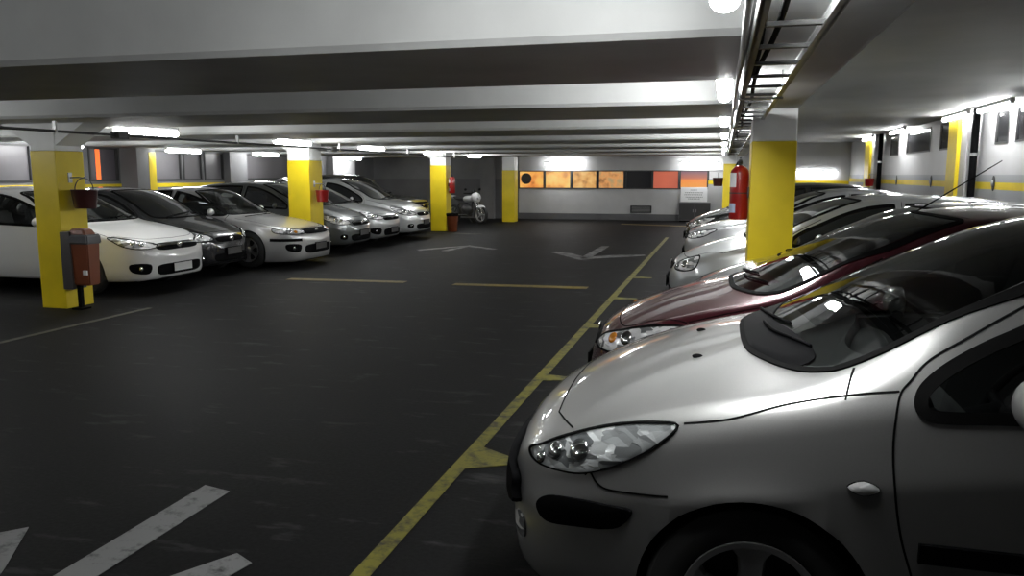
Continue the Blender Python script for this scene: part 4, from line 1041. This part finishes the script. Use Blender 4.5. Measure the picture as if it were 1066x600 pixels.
def extinguisher(x, y, z, r, h, label, wallx):
    t = thing('fire_extinguisher', label, 'fire extinguisher', (x, y, z), 0, 'fire extinguishers on the pillars')
    obj('cylinder', lathe(B(), [(.0,0),(r*.9,0),(r,.015),(r,h*.84),(r*.93,h*.90),(r*.6,h*.97),(r*.28,h),(.0,h)], 28, cap=False), M['red'], t, 40)
    bm = B(); lathe(bm, [(.0,h-.005),(.022,h-.005),(.022,h+.04),(.014,h+.055),(.0,h+.055)], 14, cap=False)
    box(bm, -.012, .012, -.09, .02, h+.035, h+.05, .003); box(bm, -.010, .010, -.10, .0, h+.062, h+.074, .003)
    obj('valve', bm, M['metal_dark'], t, 40)
    obj('hose', tube(B(), smooth_line([(0,.01,h+.02),(-r*.2,.05,h+.03),(-r*.45,r*.9,h*.95),(-r*.45,r*1.08,h*.80),(-r*.45,r*1.05,h*.3)], 6), .011, 8), M['black'], t, 50)
    for zz, hh, mm in ((h*.60, h*.26, M['white']), (h*.13, h*.17, mat('blue_white_label', (.45,.52,.68), .5))):
        bm = B(); n = 10; a0, a1 = PI*1.02, PI*1.38
        A = [[bm.verts.new(((r+.0015)*math.cos(a0+(a1-a0)*k/n), (r+.0015)*math.sin(a0+(a1-a0)*k/n), q)) for k in range(n+1)] for q in (zz, zz+hh)]
        for k in range(n): bm.faces.new((A[0][k], A[0][k+1], A[1][k+1], A[1][k]))
        obj('label_panel', bm, mm, t, 60)
    bm = B(); lathe(bm, [(r+.002,h*.48),(r+.004,h*.48),(r+.004,h*.50),(r+.002,h*.50)], 28)
    d = wallx-x; box(bm, *sorted((d, d-math.copysign(.015, d))), -.05, .05, h*.40, h*.60, .003)
    obj('bracket', bm, M['metal_dark'], t, 40)
extinguisher(.145, 8.08, 1.17, .088, .52, 'red fire extinguisher with white labels on the big right pillar', .236)
extinguisher(-7.49, 21.72, 1.08, .09, .47, 'small red fire extinguisher on the third left pillar above the orange bin', -7.596)

# notice on the back wall with a dark cabinet below
t = thing('notice_board', 'white printed notice under the purple and orange window', 'sign', (-.99, YB-.085, .67))
obj('board', box(B(), -.45, .45, -.012, .012, 0, .50, .006), M['white'], t)
obj('mount', box(B(), -.40, .40, .012, .085, .1, .4), M['metal_dark'], t)
for z, a, b in ((.39,-.12,.10),(.30,-.30,.32),(.23,-.32,.28),(.15,-.28,.30),(.09,-.20,.22)):
    bm = B(); x = a; k = 0
    while x < b:
        wd = .03+.035*((k*7 % 5)/5); box(bm, x, min(x+wd, b), -.014, -.0115, z, z+.028); x += wd+.018; k += 1
    obj('print_line', bm, M['ink'], t)
t = thing('metal_cabinet', 'low dark cabinet standing under the white notice', 'cabinet', (-.94, YB-.27, 0))
obj('carcass', box(B(), -.52, .52, -.20, .22, .04, .66, .01), M['darkwall'], t)
for s in (-1, 1):
    d = obj('door', box(B(), s*.26-.25, s*.26+.25, -.222, -.201, .07, .63, .004), M['metal_dark'], t)
    obj('handle', box(B(), s*.05-.008, s*.05+.008, -.245, -.222, .33, .43, .003), M['metal_grey'], d)
obj('plinth', box(B(), -.50, .50, -.18, .21, 0, .04), M['black'], t)
t = thing('vent_grille', 'low dark rectangular grille on the pale back wall', 'grille', (-2.8, YB-.02, .26))
bm = B(); box(bm, -.37, .37, -.04, .018, .22, .26); box(bm, -.37, .37, -.04, .018, 0, .03); box(bm, -.37, -.33, -.04, .018, .03, .22); box(bm, .33, .37, -.04, .018, .03, .22)
obj('frame', bm, M['metal_dark'], t)
for k in range(4): obj('slat', box(B(), -.33, .33, -.02, .01, .045+.045*k, .065+.045*k), M['metal_dark'], t)
for y, lb in ((13.75, 'dark oval fitting on the yellow stripe at the right edge'), (17.6, 'dark oval fitting on the stripe between the yellow pilasters'), (20.9, 'small dark oval fitting on the stripe, farthest along the right wall')):
    t = thing('wall_fitting', lb, 'wall fitting', (XR-.012, y, 1.47), 0, 'oval fittings on the right wall stripe')
    obj('plate', ellipsoid(B(), (-.012, 0, 0), .014, .07, .12), M['metal_dark'], t, 50)
    obj('boss', ellipsoid(B(), (-.028, 0, .0), .016, .03, .05), M['metal_grey'], t, 50)

# cable tray with its cables
t = thing('cable_tray', 'galvanised ladder tray for cables under the ceiling beside the girder', 'cable tray', (.21, 1.2, 2.10))
TL = 25.8
for s in (-1, 1):
    bm = B(); box(bm, s*.12-.006, s*.12+.006, 0, TL, 0, .06); box(bm, *sorted((s*.12, s*.095)), 0, TL, 0, .006)
    obj('side_rail', bm, M['metal_dark'] if s < 0 else M['metal_grey'], t)
for k in range(50): obj('rung', box(B(), -.114, .114, .25+.51*k, .285+.51*k, .008, .024), M['metal_dark'], t)
for k in range(8):
    bm = B()
    for s in (-1, 1): tube(bm, [(s*.13, .9+3.46*k, .0), (s*.13, .9+3.46*k, .42 if 1 else 0)], .005, 6)
    box(bm, -.14, .14, .88+3.46*k, .92+3.46*k, -.014, -.002); obj('hanger', bm, M['metal_grey'], t)
def wavy(x, z, amp, ph, y0=1.3, y1=26.5):
    return [(x+amp*math.sin(y*1.9+ph), y, z+.3*amp*math.sin(y*2.7+ph)) for y in [y0+(y1-y0)*k/80 for k in range(81)]]
for x, z, a, ph, r, m, lb in ((.115,2.142,.010,0,.017,'black','thick black cable lying along the left side of the cable tray'),(.16,2.140,.012,2,.012,'black','thinner black cable lying in the middle of the cable tray'),(.055,2.125,.002,1,.013,'white','thin white conduit running just left of the cable tray')):
    tag(obj('cable', tube(B(), wavy(x, z, a, ph), r, 8), M[m], None, 50), lb, 'cable')
t = thing('conduit', 'dark conduit with a junction box running over the left row of cars', 'pipe', (-7.28, 5.2, 2.085))
obj('pipe', tube(B(), [(0,0,0),(0,18.4,0)], .016, 10), M['metal_dark'], t, 50)
for y in (3.3, 8.9):
    obj('junction_box', box(B(), -.06, .06, y-.09, y+.09, -.045, .045, .008), M['metal_dark'], t)
for y in (2.3, 5.8, 9.2, 12.7, 16.1):
    obj('pipe_clip', box(B(), -.02, .02, y-.015, y+.015, -.018, .114), M['metal_grey'], t)

# motorcycle behind the third left pillar
t = thing('motorcycle', 'motorcycle with pale fairing parked beyond the third left pillar', 'motorcycle', (-8.25, 25.4, 0), math.radians(-28))
PW = mat('pale_fairing', (.62,.62,.62), .3, coat=.6)
for x in (-.62, .66):
    bm = B(); lathe(bm, [(.22,-.04),(.27,-.055),(.30,-.03),(.305,0),(.30,.03),(.27,.055),(.22,.04)], 36, (x,0,.306), 'Y', cap=False)
    wh = obj('wheel', bm, M['rubber'], t, 45)
    bm = B(); lathe(bm, [(.225,-.035),(.20,-.02),(.20,.02),(.225,.035)], 36, (x,0,.306), 'Y', cap=False); lathe(bm, [(.0,-.05),(.04,-.05),(.04,.05),(.0,.05)], 16, (x,0,.306), 'Y', cap=False)
    for k in range(5):
        a = 2*PI*k/5; tube(bm, [(x+.035*math.cos(a),0,.306+.035*math.sin(a)),(x+.205*math.cos(a),0,.306+.205*math.sin(a))], .014, 6)
    obj('rim', bm, M['alloy'], wh, 45)
bm = B()
for y in (-.07, .07): tube(bm, [(.66,y,.306),(.50,y,.62),(.38,y,.90)], [.022,.026,.024], 8)
obj('front_fork', bm, M['chrome'], t, 50)
bm = B(); ellipsoid(bm, (.10,0,.80), .27,.13,.12); obj('fuel_tank', bm, PW, t, 50)
bm = B(); ellipsoid(bm, (.42,0,.86), .17,.17,.17)
for v in bm.verts:
    if v.co.z < .8: v.co.x += (.8-v.co.z)*.5
fa = obj('front_fairing', bm, PW, t, 50)
obj('headlight', ellipsoid(B(), (.575,0,.84), .03,.09,.06), M['reflector'], fa, 50)
obj('windscreen', ellipsoid(B(), (.36,0,1.02), .08,.12,.11), M['darkglass'], fa, 50)
bm = B(); ellipsoid(bm, (-.32,0,.80), .36,.13,.055)
for v in bm.verts: v.co.z += max(0, -.35-v.co.x)*.25
obj('seat', bm, M['softblack'], t, 50)
bm = B(); ellipsoid(bm, (.02,0,.45), .25,.15,.19); box(bm, -.12,.14,-.11,.11,.22,.40,.03); obj('engine', bm, M['metal_dark'], t, 45)
bm = B(); tube(bm, [(.34,0,.86),(.0,0,.66),(-.35,0,.66),(-.62,0,.306)], .03, 8); tube(bm, [(.34,0,.86),(.10,0,.30),(-.25,0,.30),(-.35,0,.66)], .025, 8); obj('frame', bm, M['metal_dark'], t, 50)
obj('handlebar', tube(B(), [(.22,-.36,1.0),(.34,-.20,.99),(.36,0,.96),(.34,.20,.99),(.22,.36,1.0)], .015, 8), M['black'], t, 50)
for s in (-1, 1): obj('mirror', ellipsoid(B(), (.28,s*.33,1.12), .02,.06,.04), M['black'], t, 50)
bm = B(); tube(bm, [(.15,-.13,.28),(-.25,-.15,.27),(-.75,-.16,.42)], [.025,.03,.05], 10); obj('exhaust', bm, M['chrome'], t, 50)
bm = B(); ellipsoid(bm, (.66,0,.52), .20,.07,.10); 
for v in bm.verts:
    if v.co.z < .53: v.co.z = .53+(v.co.z-.53)*.1
obj('mudguard', bm, PW, t, 50)
bm = B(); ellipsoid(bm, (-.66,0,.86), .16,.10,.06); obj('tail_piece', bm, PW, t, 50)
bm = B(); tube(bm, [(-.08,.08,.28),(-.02,.26,.012)], .012, 8); obj('side_stand', bm, M['metal_dark'], t, 50)
